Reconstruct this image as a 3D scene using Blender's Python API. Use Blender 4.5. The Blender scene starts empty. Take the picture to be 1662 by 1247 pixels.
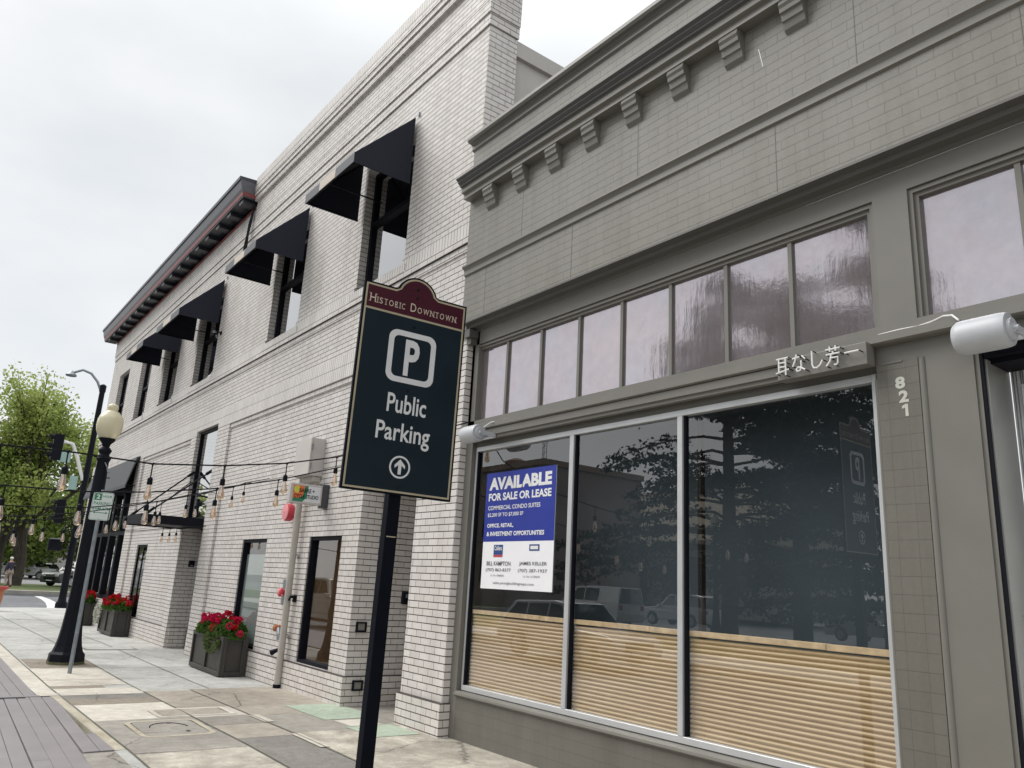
import bpy, bmesh, math, random
import numpy as np
from mathutils import Matrix, Vector
rnd = random.Random(7)
RAD = math.radians
S = bpy.context.scene
COL = S.collection

# ------------------------------------------------------------------ camera
cam = bpy.data.cameras.new('camera')
cam.lens = 27.353; cam.sensor_width = 36.0; cam.clip_start = 0.05; cam.clip_end = 2000
camo = bpy.data.objects.new('camera', cam); COL.objects.link(camo)
_r = Vector((0.60731143, 0.79265289, 0.05361185)); _u = Vector((0.16931721, -0.19506744, 0.96606438))
_f = Vector((-0.77621164, 0.57762452, 0.25267646))
camo.matrix_world = Matrix(((_r.x, _u.x, -_f.x, 0), (_r.y, _u.y, -_f.y, 0), (_r.z, _u.z, -_f.z, 1.6), (0, 0, 0, 1)))
S.camera = camo
# ------------------------------------------------------------------ world: overcast sky
SUN_EL, SUN_AZ = 50.0, 228.0          # degrees; azimuth the light comes from (0 = +Y, clockwise)
W = bpy.data.worlds.new('World'); S.world = W; W.use_nodes = True
nt = W.node_tree; nt.nodes.clear()
def wn(t, **k):
    n = nt.nodes.new(t)
    for a, b in k.items(): setattr(n, a, b)
    return n
sky = wn('ShaderNodeTexSky', sky_type='NISHITA', sun_disc=False)
sky.sun_elevation = RAD(SUN_EL); sky.sun_rotation = RAD(SUN_AZ)
tc = wn('ShaderNodeTexCoord'); mp = wn('ShaderNodeMapping'); mp.inputs['Scale'].default_value = (1, 1, 2.2)
no = wn('ShaderNodeTexNoise'); no.inputs['Scale'].default_value = 2.1; no.inputs['Detail'].default_value = 5; no.inputs['Roughness'].default_value = .5
cr = wn('ShaderNodeValToRGB')
cr.color_ramp.elements[0].position = .36; cr.color_ramp.elements[0].color = (.79, .82, .835, 1)
cr.color_ramp.elements[1].position = .68; cr.color_ramp.elements[1].color = (1.0, 1.0, 1.0, 1)
sep = wn('ShaderNodeSeparateXYZ')
zr = wn('ShaderNodeMapRange'); zr.inputs['From Min'].default_value = .55; zr.inputs['From Max'].default_value = 1
zr.inputs['To Min'].default_value = 6.15; zr.inputs['To Max'].default_value = 11.5
mul = wn('ShaderNodeVectorMath', operation='SCALE'); mix = wn('ShaderNodeMix', data_type='RGBA')
mix.inputs['Factor'].default_value = .94
bg = wn('ShaderNodeBackground'); bg.inputs['Strength'].default_value = .1
out = wn('ShaderNodeOutputWorld')
L = nt.links.new
L(tc.outputs['Generated'], mp.inputs['Vector']); L(mp.outputs[0], no.inputs['Vector']); L(no.outputs['Fac'], cr.inputs['Fac'])
L(tc.outputs['Generated'], sep.inputs[0]); L(sep.outputs['Z'], zr.inputs['Value'])
L(cr.outputs['Color'], mul.inputs[0]); L(zr.outputs['Result'], mul.inputs['Scale'])
L(sky.outputs[0], mix.inputs['A']); L(mul.outputs[0], mix.inputs['B']); L(mix.outputs['Result'], bg.inputs['Color']); L(bg.outputs[0], out.inputs['Surface'])
# ------------------------------------------------------------------ soft sun behind the cloud
sd = bpy.data.lights.new('sun', 'SUN'); sd.energy = 1.5; sd.angle = RAD(38); sd.color = (1, .97, .93)
so = bpy.data.objects.new('sun', sd); COL.objects.link(so)
_el, _az = RAD(SUN_EL), RAD(SUN_AZ)
_d = Vector((math.sin(_az) * math.cos(_el), math.cos(_az) * math.cos(_el), math.sin(_el)))
so.rotation_euler = _d.to_track_quat('Z', 'Y').to_euler()
S.view_settings.view_transform = 'Standard'; S.view_settings.look = 'None'
S.view_settings.exposure = 0.72; S.view_settings.gamma = 1.0; S.view_settings.use_curve_mapping = False
S.render.engine = 'CYCLES'
S.cycles.use_denoising = True
S.cycles.max_bounces = 7; S.cycles.transparent_max_bounces = 12; S.cycles.glossy_bounces = 4
S.cycles.caustics_reflective = False; S.cycles.caustics_refractive = False

# ------------------------------------------------------------------ mesh builder
LOCAL = set()
def root_of(o):
    while o.parent: o = o.parent
    return o
class MB:
    def __init__(s): s.v = []; s.f = []; s.m = []; s.mi = 0
    def add(s, vs, fs):
        b = len(s.v); s.v += [tuple(x) for x in vs]
        for f in fs: s.f.append([b + i for i in f]); s.m.append(s.mi)
        return s
    def box(s, x0, x1, y0, y1, z0, z1):
        return s.add([(x0, y0, z0), (x1, y0, z0), (x1, y1, z0), (x0, y1, z0), (x0, y0, z1), (x1, y0, z1), (x1, y1, z1), (x0, y1, z1)],
                     [(0, 3, 2, 1), (4, 5, 6, 7), (0, 1, 5, 4), (1, 2, 6, 5), (2, 3, 7, 6), (3, 0, 4, 7)])
    def quad(s, *p): return s.add(p, [tuple(range(len(p)))])
    def prism(s, poly, fn, a, b, cap=True):
        """poly: 2D points; fn(p, t) -> 3D; extruded from t=a to t=b"""
        n = len(poly); vs = [fn(p, a) for p in poly] + [fn(p, b) for p in poly]
        fs = [(i, (i + 1) % n, n + (i + 1) % n, n + i) for i in range(n)]
        if cap: fs += [tuple(range(n - 1, -1, -1)), tuple(range(n, 2 * n))]
        return s.add(vs, fs)
    def xprof(s, poly, x0, x1): return s.prism(poly, lambda p, t: (t, p[0], p[1]), x0, x1)      # poly of (y, z)
    def tube(s, pts, r, n=8, cap=True):
        pts = [Vector(p) for p in pts]; k = len(pts)
        rs = r if isinstance(r, (list, tuple)) else [r] * k
        vs = []; prev = None
        for i, p in enumerate(pts):
            d = (pts[min(i + 1, k - 1)] - pts[max(i - 1, 0)]).normalized()
            if prev is None:
                a = d.orthogonal().normalized()
            else:
                a = (prev - d * prev.dot(d))
                a = a.normalized() if a.length > 1e-6 else d.orthogonal().normalized()
            prev = a; b = d.cross(a)
            for j in range(n):
                t = 2 * math.pi * j / n; vs.append(p + (a * math.cos(t) + b * math.sin(t)) * rs[i])
        fs = [(i * n + j, i * n + (j + 1) % n, (i + 1) * n + (j + 1) % n, (i + 1) * n + j) for i in range(k - 1) for j in range(n)]
        if cap: fs += [tuple(range(n - 1, -1, -1)), tuple(range((k - 1) * n, k * n))]
        return s.add(vs, fs)
    def lathe(s, prof, c=(0, 0, 0), n=16, ax='z', rot=0.0, sq=None):
        """prof: (radius, height) pairs"""
        vs = []
        for r, h in prof:
            for j in range(n):
                t = 2 * math.pi * j / n + rot; a, b = r * math.cos(t), r * math.sin(t)
                p = {'z': (a, b, h), 'y': (a, h, b), 'x': (h, a, b)}[ax]
                vs.append((p[0] + c[0], p[1] + c[1], p[2] + c[2]))
        k = len(prof)
        fs = [(i * n + j, i * n + (j + 1) % n, (i + 1) * n + (j + 1) % n, (i + 1) * n + j) for i in range(k - 1) for j in range(n)]
        fs += [tuple(range(n - 1, -1, -1)), tuple(range((k - 1) * n, k * n))]
        return s.add(vs, fs)
    def ball(s, c, r, n=10, m=6, sc=(1, 1, 1)):
        vs = []; fs = []
        for i in range(m + 1):
            ph = math.pi * i / m
            for j in range(n):
                t = 2 * math.pi * j / n
                vs.append((c[0] + r * sc[0] * math.sin(ph) * math.cos(t), c[1] + r * sc[1] * math.sin(ph) * math.sin(t), c[2] + r * sc[2] * math.cos(ph)))
        for i in range(m):
            for j in range(n): fs.append((i * n + j, i * n + (j + 1) % n, (i + 1) * n + (j + 1) % n, (i + 1) * n + j))
        return s.add(vs, fs)
    def build(s, name, mats, parent=None, smooth=False, bevel=0, seg=2, fix=True):
        me = bpy.data.meshes.new(name); v = s.v
        if parent is not None:
            r = root_of(parent)
            if r.name not in LOCAL:
                l = r.location; v = [(x - l.x, y - l.y, z - l.z) for x, y, z in v]
        me.from_pydata(v, [], s.f)
        for m in (mats if isinstance(mats, (list, tuple)) else [mats]): me.materials.append(m)
        me.polygons.foreach_set('material_index', s.m)
        if fix:
            bm = bmesh.new(); bm.from_mesh(me); bmesh.ops.recalc_face_normals(bm, faces=bm.faces); bm.to_mesh(me); bm.free()
        if smooth:
            me.polygons.foreach_set('use_smooth', [True] * len(me.polygons))
            try: me.set_sharp_from_angle(angle=RAD(40))
            except Exception: pass
        me.update()
        o = bpy.data.objects.new(name, me); COL.objects.link(o)
        if parent is not None: o.parent = parent
        if bevel:
            b = o.modifiers.new('bevel', 'BEVEL'); b.width = bevel; b.segments = seg; b.limit_method = 'ANGLE'
        return o
def tag(o, label=None, cat=None, group=None, kind=None):
    if label: o['label'] = label
    if cat: o['category'] = cat
    if group: o['group'] = group
    if kind: o['kind'] = kind
    return o
def thing(name, loc, label, cat, group=None, rz=None):
    o = bpy.data.objects.new(name, None); COL.objects.link(o); o.location = loc; o.empty_display_size = .2
    if rz is not None: o.rotation_euler = (0, 0, rz); LOCAL.add(o.name)
    bpy.context.view_layer.update()
    return tag(o, label, cat, group)
def copy_tree(o, parent=None):
    c = o.copy(); COL.objects.link(c); c.parent = parent
    for ch in [x for x in COL.objects if x.parent == o]: copy_tree(ch, c)
    return c

# ------------------------------------------------------------------ materials
def mat_new(name):
    m = bpy.data.materials.new(name); m.use_nodes = True; t = m.node_tree; t.nodes.clear()
    o = t.nodes.new('ShaderNodeOutputMaterial'); return m, t, o
def N(t, typ, **k):
    n = t.nodes.new(typ)
    for a, b in k.items(): setattr(n, a, b)
    return n
def bsdf(t, o, col=(.5, .5, .5), rough=.6, metal=0, spec=.5):
    b = N(t, 'ShaderNodeBsdfPrincipled'); b.inputs['Base Color'].default_value = (*col, 1)
    b.inputs['Roughness'].default_value = rough; b.inputs['Metallic'].default_value = metal
    b.inputs['Specular IOR Level'].default_value = spec
    t.links.new(b.outputs[0], o.inputs['Surface']); return b
def noise(t, vec, scale, detail=4, rough=.55):
    n = N(t, 'ShaderNodeTexNoise'); n.inputs['Scale'].default_value = scale; n.inputs['Detail'].default_value = detail
    n.inputs['Roughness'].default_value = rough
    if vec is not None: t.links.new(vec, n.inputs['Vector'])
    return n
def ramp(t, fac, a, b, p0=.3, p1=.7):
    r = N(t, 'ShaderNodeValToRGB'); e = r.color_ramp.elements
    e[0].position = p0; e[1].position = p1; e[0].color = (*a, 1); e[1].color = (*b, 1)
    t.links.new(fac, r.inputs['Fac']); return r
def mixc(t, fac, a, b, mode='MIX'):
    m = N(t, 'ShaderNodeMix', data_type='RGBA', blend_type=mode)
    for s, v in (('Factor', fac), ('A', a), ('B', b)):
        i = m.inputs[s]
        if hasattr(v, 'is_output') or hasattr(v, 'links'): t.links.new(v, i)
        elif s == 'Factor': i.default_value = v
        else: i.default_value = (*v, 1)
    return m.outputs['Result']
def bump(t, h, dist=.01, strength=.6):
    b = N(t, 'ShaderNodeBump'); b.inputs['Distance'].default_value = dist; b.inputs['Strength'].default_value = strength
    t.links.new(h, b.inputs['Height']); return b.outputs[0]
def objco(t):
    return N(t, 'ShaderNodeTexCoord').outputs['Object']
def plain(name, col, rough=.6, metal=0, var=.08, scale=6, spec=.5, bmp=0.0, bscale=60):
    """painted / metal / plastic surface with a slight mottling"""
    m, t, o = mat_new(name); b = bsdf(t, o, col, rough, metal, spec); c = objco(t)
    n = noise(t, c, scale, 5)
    lo = tuple(x * (1 - var) for x in col); hi = tuple(min(1, x * (1 + var)) for x in col)
    t.links.new(ramp(t, n.outputs['Fac'], lo, hi).outputs[0], b.inputs['Base Color'])
    r = N(t, 'ShaderNodeMapRange'); r.inputs['To Min'].default_value = max(.03, rough - .08); r.inputs['To Max'].default_value = min(1, rough + .08)
    t.links.new(n.outputs['Fac'], r.inputs['Value']); t.links.new(r.outputs[0], b.inputs['Roughness'])
    if bmp:
        n2 = noise(t, c, bscale, 3); t.links.new(bump(t, n2.outputs['Fac'], .004, bmp), b.inputs['Normal'])
    return m
def wallvec(t):
    """(along the wall, height) from the face the point lies on"""
    g = N(t, 'ShaderNodeNewGeometry'); s = N(t, 'ShaderNodeSeparateXYZ'); t.links.new(g.outputs['True Normal'], s.inputs[0])
    a = N(t, 'ShaderNodeMath', operation='ABSOLUTE'); t.links.new(s.outputs['X'], a.inputs[0])
    gt = N(t, 'ShaderNodeMath', operation='GREATER_THAN'); gt.inputs[1].default_value = .7; t.links.new(a.outputs[0], gt.inputs[0])
    p = N(t, 'ShaderNodeSeparateXYZ'); t.links.new(objco(t), p.inputs[0])
    mx = N(t, 'ShaderNodeMix', data_type='FLOAT'); t.links.new(gt.outputs[0], mx.inputs['Factor'])
    t.links.new(p.outputs['X'], mx.inputs['A']); t.links.new(p.outputs['Y'], mx.inputs['B'])
    return mx.outputs['Result'], p.outputs['Z']
def brick(name, c1, c2, mort, bw, rh, ms, soldier=False, offset=.5, bdist=.006, bstr=.8, rough=.55, stain=None, mixm=1.0):
    m, t, o = mat_new(name); b = bsdf(t, o, c1, rough, 0, .35)
    u, z = wallvec(t); cx = N(t, 'ShaderNodeCombineXYZ')
    us = N(t, 'ShaderNodeMath', operation='MULTIPLY'); us.inputs[1].default_value = 1 if soldier else 1.7; t.links.new(u, us.inputs[0]); u = us.outputs[0]
    if not soldier: bw = bw * 1.7
    t.links.new(u, cx.inputs['Y' if soldier else 'X']); t.links.new(z, cx.inputs['X' if soldier else 'Y'])
    k = N(t, 'ShaderNodeTexBrick'); k.offset = 0 if soldier else offset; k.squash = 1
    k.inputs['Scale'].default_value = 1; k.inputs['Brick Width'].default_value = bw; k.inputs['Row Height'].default_value = rh
    k.inputs['Mortar Size'].default_value = ms; k.inputs['Mortar Smooth'].default_value = .25; k.inputs['Bias'].default_value = 0
    k.inputs['Color1'].default_value = (*c1, 1); k.inputs['Color2'].default_value = (*c2, 1); k.inputs['Mortar'].default_value = (*mort, 1)
    t.links.new(cx.outputs[0], k.inputs['Vector'])
    co = objco(t); n = noise(t, co, 1.1, 6, .6); n2 = noise(t, co, 38, 3)
    col = mixc(t, .55, k.outputs['Color'], ramp(t, n.outputs['Fac'], (.86, .845, .82), (1, 1, 1), .3, .62).outputs[0], 'MULTIPLY')
    col = mixc(t, .35, col, ramp(t, n2.outputs['Fac'], (.85, .85, .85), (1.05, 1.05, 1.05)).outputs[0], 'MULTIPLY')
    sm = N(t, 'ShaderNodeMapping'); sm.inputs['Scale'].default_value = (3.2, 3.2, .28); t.links.new(co, sm.inputs['Vector'])      # rain streaks
    n5 = noise(t, sm.outputs[0], 1.3, 5, .65); col = mixc(t, .6, col, ramp(t, n5.outputs['Fac'], (.80, .785, .76), (1.02, 1.02, 1.02), .3, .55).outputs[0], 'MULTIPLY')
    if stain:                                                       # rusty / damp splash marks low on the wall
        n3 = noise(t, co, 3.2, 5); mr = N(t, 'ShaderNodeMapRange'); mr.inputs['From Min'].default_value = .75; mr.inputs['From Max'].default_value = -.05
        t.links.new(z, mr.inputs['Value'])
        mm = N(t, 'ShaderNodeMath', operation='MULTIPLY'); t.links.new(mr.outputs[0], mm.inputs[0])
        t.links.new(ramp(t, n3.outputs['Fac'], (0, 0, 0), (.5, .5, .5), .42, .72).outputs[0], mm.inputs[1])
        col = mixc(t, mm.outputs[0], col, stain)
    t.links.new(col, b.inputs['Base Color'])
    inv = N(t, 'ShaderNodeMath', operation='SUBTRACT'); inv.inputs[0].default_value = 1; t.links.new(k.outputs['Fac'], inv.inputs[1])
    ad = N(t, 'ShaderNodeMath', operation='MULTIPLY_ADD'); t.links.new(n2.outputs['Fac'], ad.inputs[0]); ad.inputs[1].default_value = .12
    t.links.new(inv.outputs[0], ad.inputs[2])
    t.links.new(bump(t, ad.outputs[0], bdist, bstr), b.inputs['Normal'])
    return m
def glass(name, tint=(.9, .92, .93), refl=.12, f90=.6, rough=0.0, rtint=(1, 1, 1), wav=0, wscale=2.0):
    """window glass: clear with a Fresnel mirror coat"""
    m, t, o = mat_new(name)
    tr = N(t, 'ShaderNodeBsdfTransparent'); tr.inputs['Color'].default_value = (*tint, 1)
    gl = N(t, 'ShaderNodeBsdfGlossy'); gl.inputs['Roughness'].default_value = rough; gl.inputs['Color'].default_value = (*rtint, 1)
    lw = N(t, 'ShaderNodeLayerWeight'); lw.inputs['Blend'].default_value = .5
    pw = N(t, 'ShaderNodeMath', operation='POWER'); pw.inputs[1].default_value = 2.2; t.links.new(lw.outputs['Facing'], pw.inputs[0])
    mr = N(t, 'ShaderNodeMapRange'); mr.inputs['To Min'].default_value = refl; mr.inputs['To Max'].default_value = f90
    t.links.new(pw.outputs[0], mr.inputs['Value'])
    mx = N(t, 'ShaderNodeMixShader'); t.links.new(mr.outputs[0], mx.inputs[0]); t.links.new(tr.outputs[0], mx.inputs[1]); t.links.new(gl.outputs[0], mx.inputs[2])
    if wav:
        n = noise(t, objco(t), wscale, 2); t.links.new(bump(t, n.outputs['Fac'], wav, .5), gl.inputs['Normal'])
    t.links.new(mx.outputs[0], o.inputs['Surface']); return m
def leafmat(name, a, b, tr=.35, scale=.35):
    m, t, o = mat_new(name); d = N(t, 'ShaderNodeBsdfDiffuse'); s = N(t, 'ShaderNodeBsdfTranslucent'); co = objco(t)
    n = noise(t, co, scale, 4, .7); n2 = noise(t, co, scale * 9, 2)
    c = mixc(t, .5, ramp(t, n.outputs['Fac'], a, b, .35, .65).outputs[0], ramp(t, n2.outputs['Fac'], a, b, .3, .7).outputs[0])
    t.links.new(c, d.inputs['Color']); t.links.new(c, s.inputs['Color'])
    mx = N(t, 'ShaderNodeMixShader'); mx.inputs[0].default_value = tr
    t.links.new(d.outputs[0], mx.inputs[1]); t.links.new(s.outputs[0], mx.inputs[2]); t.links.new(mx.outputs[0], o.inputs['Surface']); return m
def groundmat(name, a, b, c, scale=2.5, rough=.85, bm=.35, speck=.25, crack=0.0):
    """concrete / asphalt: two tones in blotches, darker stains, fine grit"""
    m, t, o = mat_new(name); p = bsdf(t, o, a, rough, 0, .3); co = objco(t)
    n = noise(t, co, scale, 6, .62); n2 = noise(t, co, scale * .35, 4); n3 = noise(t, co, 140, 2); n4 = noise(t, co, scale * 5, 5, .7)
    col = ramp(t, n.outputs['Fac'], a, b, .35, .65).outputs[0]
    col = mixc(t, ramp(t, n2.outputs['Fac'], (0, 0, 0), (.75, .75, .75), .48, .68).outputs[0], col, c)
    col = mixc(t, speck, col, ramp(t, n3.outputs['Fac'], (.55, .55, .55), (1.25, 1.25, 1.25), .3, .7).outputs[0], 'MULTIPLY')
    col = mixc(t, .5, col, ramp(t, n4.outputs['Fac'], (.58, .57, .55), (1.12, 1.12, 1.12), .3, .62).outputs[0], 'MULTIPLY')
    if crack:                                                        # hairline cracks and gum spots
        wv = mixc(t, .12, co, n4.outputs['Color']); vo = N(t, 'ShaderNodeTexVoronoi', feature='DISTANCE_TO_EDGE'); vo.inputs['Scale'].default_value = .9; t.links.new(wv, vo.inputs['Vector'])
        cm = N(t, 'ShaderNodeMath', operation='MULTIPLY'); t.links.new(ramp(t, vo.outputs['Distance'], (1, 1, 1), (0, 0, 0), .003, .010).outputs[0], cm.inputs[0])
        t.links.new(ramp(t, n2.outputs['Fac'], (0, 0, 0), (crack, crack, crack), .45, .6).outputs[0], cm.inputs[1]); col = mixc(t, cm.outputs[0], col, tuple(x * .35 for x in c))
        v2 = N(t, 'ShaderNodeTexVoronoi'); v2.inputs['Scale'].default_value = 3.1; t.links.new(co, v2.inputs['Vector'])
        col = mixc(t, ramp(t, v2.outputs['Distance'], (.55, .55, .55), (0, 0, 0), .045, .075).outputs[0], col, tuple(x * .6 for x in c))
    t.links.new(col, p.inputs['Base Color'])
    ad = N(t, 'ShaderNodeMath', operation='ADD'); t.links.new(n3.outputs['Fac'], ad.inputs[0]); t.links.new(n4.outputs['Fac'], ad.inputs[1])
    t.links.new(bump(t, ad.outputs[0], .004, bm), p.inputs['Normal']); return m

M = {}
M['brick'] = brick('white_brick', (.74, .70, .672), (.655, .618, .592), (.046, .038, .036), .215, .0803, .0054, stain=(.42, .33, .20))
M['soldier'] = brick('white_soldier_brick', (.75, .715, .69), (.70, .67, .645), (.12, .105, .10), .32, .0735, .004, soldier=True)
M['graybrick'] = brick('gray_painted_brick', (.232, .225, .199), (.235, .228, .201), (.203, .196, .172), .235, .0825, .0034, bdist=.010, bstr=1.0, rough=.5)
M['graytile'] = brick('gray_painted_tile', (.172, .163, .142), (.178, .169, .147), (.112, .106, .092), .127, .1125, .0022, offset=0, bdist=.002, bstr=.4, rough=.42)
M['grayblock'] = brick('gray_painted_block', (.165, .157, .138), (.172, .164, .144), (.127, .121, .106), .20, .105, .0022, bdist=.002, bstr=.4, rough=.42)
M['gray'] = plain('gray_paint', (.182, .174, .153), .45, 0, .05, 3, bmp=.12)
M['gray_cove'] = plain('dark_gray_cove', (.085, .085, .085), .5, 0, .1, 3)  # cornice coves, darker gray than the fascia below
M['gray_shaded'] = plain('gray_underside_shade', (.11, .107, .097), .45, 0, .07, 3, bmp=.1)  # wall gray darkened: shade under the upper wall put into the colour
M['alu'] = plain('aluminium', (.62, .63, .64), .36, .4, .05, 4)
M['black'] = plain('black_metal', (.009, .010, .015), .5, 0, .15, 5, spec=.1)
M['black_gloss'] = plain('black_gloss_paint', (.005, .006, .010), .5, 0, .2, 5, spec=.04)
M['navy'] = plain('navy_awning_cloth', (.010, .013, .025), .85, 0, .12, 8, bmp=.25, bscale=160)
M['awngray'] = plain('gray_awning_cloth', (.085, .09, .098), .8, 0, .08, 8, bmp=.25, bscale=160)
M['patch1'] = plain('gray_valance_cloth', (.16, .165, .18), .8, 0, .06, 8)
M['patch2'] = plain('cream_valance_cloth', (.62, .55, .47), .8, 0, .06, 8)
M['corn'] = plain('black_cornice_paint', (.03, .033, .04), .35, 0, .12, 4)
M['corncove'] = plain('slate_cove_paint', (.10, .10, .115), .4, 0, .1, 4)
M['cornred'] = plain('red_trim_paint', (.22, .045, .045), .45, 0, .12, 4)
M['stucco'] = plain('beige_stucco', (.50, .47, .44), .9, 0, .06, 2.5, bmp=.4)
M['glass_up'] = glass('reflective_glass', (.30, .33, .36), .38, .9, 0)
M['glass_low'] = glass('window_glass', (.90, .90, .88), .09, .5, 0)
M['glass_shop'] = glass('shop_glass', (.96, .98, .98), .12, .64, 0)
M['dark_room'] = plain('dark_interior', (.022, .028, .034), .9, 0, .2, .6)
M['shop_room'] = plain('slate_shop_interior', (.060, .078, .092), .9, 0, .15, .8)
M['white'] = plain('white_paint', (.80, .80, .79), .5, 0, .03, 4)
M['offwhite'] = plain('offwhite_metal', (.50, .47, .45), .5, 0, .05, 4)
M['plasticwhite'] = plain('white_plastic', (.50, .515, .54), .4, 0, .04, 12, bmp=.1)
M['beigepipe'] = plain('beige_pipe_paint', (.44, .41, .37), .5, 0, .12, 5)
M['steel'] = plain('galvanised_steel', (.25, .28, .31), .45, .5, .2, 14)
M['red'] = plain('red_bell_paint', (.55, .05, .07), .4, 0, .12, 9)
M['pinkred'] = plain('faded_red_paint', (.78, .30, .32), .5, 0, .12, 9)
M['green'] = plain('sign_green', (.02, .20, .10), .4, 0, .05, 6)
M['signwhite'] = plain('sign_white', (.66, .72, .70), .4, 0, .04, 6)
M['sign_teal'] = plain('sign_dark_teal', (.0045, .013, .020), .42, 0, .18, 3, spec=.16)
M['sign_maroon'] = plain('sign_maroon', (.052, .006, .016), .45, 0, .12, 5, spec=.16)
M['sign_gold'] = plain('sign_gold_line', (.36, .31, .21), .45, 0, .1, 8)
M['sign_letter'] = plain('sign_letter_white', (.60, .60, .61), .5, 0, .05, 8)
M['sign_cream'] = plain('sign_letter_cream', (.50, .42, .33), .5, 0, .05, 8)
M['planter'] = plain('planter_charcoal', (.040, .036, .032), .5, 0, .12, 6, bmp=.15)
M['bulbglass'] = None
# ------------------------------------------------------------------ ground
def gz(x):
    P = [(-140, 0), (-54, 0), (-51.6, -.02), (-51.5, -.13), (-44, -.25), (-39, -.29), (-31, -.24), (-20, -.09), (-13, -.07), (-8, 0), (60, 0)]
    for (a, za), (b, zb) in zip(P, P[1:]):
        if x <= b: return za + (zb - za) * max(0, (x - a)) / (b - a)
    return 0
M['g_light'] = groundmat('new_concrete', (.45, .452, .43), (.56, .558, .53), (.36, .362, .343), 1.4, speck=.2, crack=.5)
M['g_cream'] = groundmat('cream_concrete', (.58, .545, .475), (.66, .625, .55), (.47, .435, .375), 1.5, speck=.3, crack=.6)
M['g_tan'] = groundmat('old_tan_concrete', (.365, .33, .275), (.455, .415, .35), (.28, .25, .208), 1.3, speck=.5, crack=1)
M['g_gray'] = groundmat('old_gray_concrete', (.315, .295, .262), (.395, .37, .33), (.245, .226, .2), 1.6, speck=.55, crack=1)
M['g_brown'] = groundmat('stained_brown_concrete', (.26, .225, .183), (.325, .285, .232), (.20, .172, .14), 2.0, speck=.5, crack=.8)
M['g_dark'] = groundmat('dark_patch_concrete', (.23, .217, .2), (.285, .27, .248), (.18, .17, .155), 2.0, speck=.6, crack=.6)
M['g_stain'] = groundmat('bleached_concrete', (.36, .33, .28), (.64, .60, .51), (.29, .262, .22), 2.6, speck=.45, crack=.8)
M['g_green'] = groundmat('pale_green_painted_concrete', (.40, .475, .375), (.45, .53, .42), (.35, .41, .32), 2.0, speck=.2)
M['asphalt'] = groundmat('asphalt', (.16, .165, .178), (.20, .205, .215), (.13, .134, .145), .5, speck=.35)
M['curb'] = groundmat('curb_concrete', (.44, .40, .31), (.54, .50, .40), (.36, .31, .22), 4, speck=.3)
M['roadpaint'] = groundmat('road_marking_paint', (.70, .70, .68), (.78, .78, .76), (.58, .58, .57), 3, speck=.2)
M['grass'] = groundmat('park_grass', (.07, .105, .03), (.11, .14, .045), (.09, .09, .04), .6, speck=.4)
M['deck'] = plain('gray_composite_deck', (.245, .225, .228), .55, 0, .07, 3.5, bmp=.12, bscale=90)

def gsheet(mb, xs, y0, y1, dz=0.0):
    xs = sorted(xs)
    for a, b in zip(xs, xs[1:]):
        mb.quad((a, y0, gz(a) + dz), (b, y0, gz(b) + dz), (b, y1, gz(b) + dz), (a, y1, gz(a) + dz))
KX = [-140, -54, -51.6, -51.5, -44, -39, -31, -20, -13, -8, 60]
def xs_between(a, b): return [a] + [k for k in KX if a < k < b] + [b]
# asphalt under everything, as far as the horizon
g = MB()
for x0, x1 in zip([-900, -140] + KX[1:-1], [-140] + KX[1:-1] + [900]):
    for y0, y1 in ((-900, -8), (-8, 2), (2, 30), (30, 900)):
        g.quad((x0, y0, gz(x0) - .16), (x1, y0, gz(x1) - .16), (x1, y1, gz(x1) - .16), (x0, y1, gz(x0) - .16))
tag(g.build('road', M['asphalt'], fix=False), kind='structure')
# sidewalk slab with rounded corner
corner = []
for i in range(10):
    t = math.pi / 2 * i / 9
    corner.append((-35.4 - 3.9 * math.sin(t), 1.84 + 4.2 * (1 - math.cos(t)) * .9 + i * .03))
g = MB()
YS = [1.84, 1.94, 2.97, 3.61, 16.0]
gsheet(g, xs_between(-35.4, 12), 1.84, 5.6)
for (xa, ya), (xb, yb) in zip(corner, corner[1:]):
    g.quad((xa, ya, gz(xa)), (xb, yb, gz(xb)), (xb, 40, gz(xb)), (xa, 40, gz(xa)))
g.quad((-35.4, 5.6, gz(-35)), (-31.9, 5.6, gz(-31.9)), (-31.9, 40, gz(-31.9)), (-35.4, 40, gz(-35)))
g.mi = 1
edge = [(12, 1.84), (-8, 1.84), (-13, 1.84), (-20, 1.84), (-31, 1.84)] + corner + [(corner[-1][0], 40)]
for (xa, ya), (xb, yb) in zip(edge, edge[1:]):
    g.quad((xa, ya, gz(xa)), (xb, yb, gz(xb)), (xb, yb, gz(xb) - .16), (xa, ya, gz(xa) - .16))
tag(g.build('sidewalk', [M['g_light'], M['curb']], fix=False), kind='structure')
# slabs of different age and colour lie as sheets on it
def slab(name, mat, x0, x1, y0, y1, dz=.004):
    g = MB(); gsheet(g, xs_between(x0, x1), y0, y1, dz); return tag(g.build(name, M[mat], fix=False), kind='structure')
slab('sidewalk_curb_band', 'curb', -11.93, -8.12, 1.845, 1.935)
slab('sidewalk_curb_band', 'g_cream', -35, -11.95, 1.70, 1.93, .006)
slab('sidewalk_slab', 'g_brown', -16.62, -15.22, 1.985, 2.99)
slab('sidewalk_slab', 'g_cream', -15.20, -12.96, 1.96, 2.96)
slab('sidewalk_slab', 'g_cream', -12.64, -11.95, 1.96, 2.97)
slab('sidewalk_slab', 'g_brown', -12.95, -12.65, 1.97, 2.62)
slab('sidewalk_slab', 'g_dark', -11.94, -11.55, 1.96, 2.97)
slab('sidewalk_slab', 'g_brown', -11.54, -11.02, 1.96, 2.97)
slab('sidewalk_slab', 'g_cream', -11.01, -9.76, 1.96, 2.97)
slab('sidewalk_slab', 'g_gray', -9.75, -7.87, 1.95, 2.965)
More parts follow.
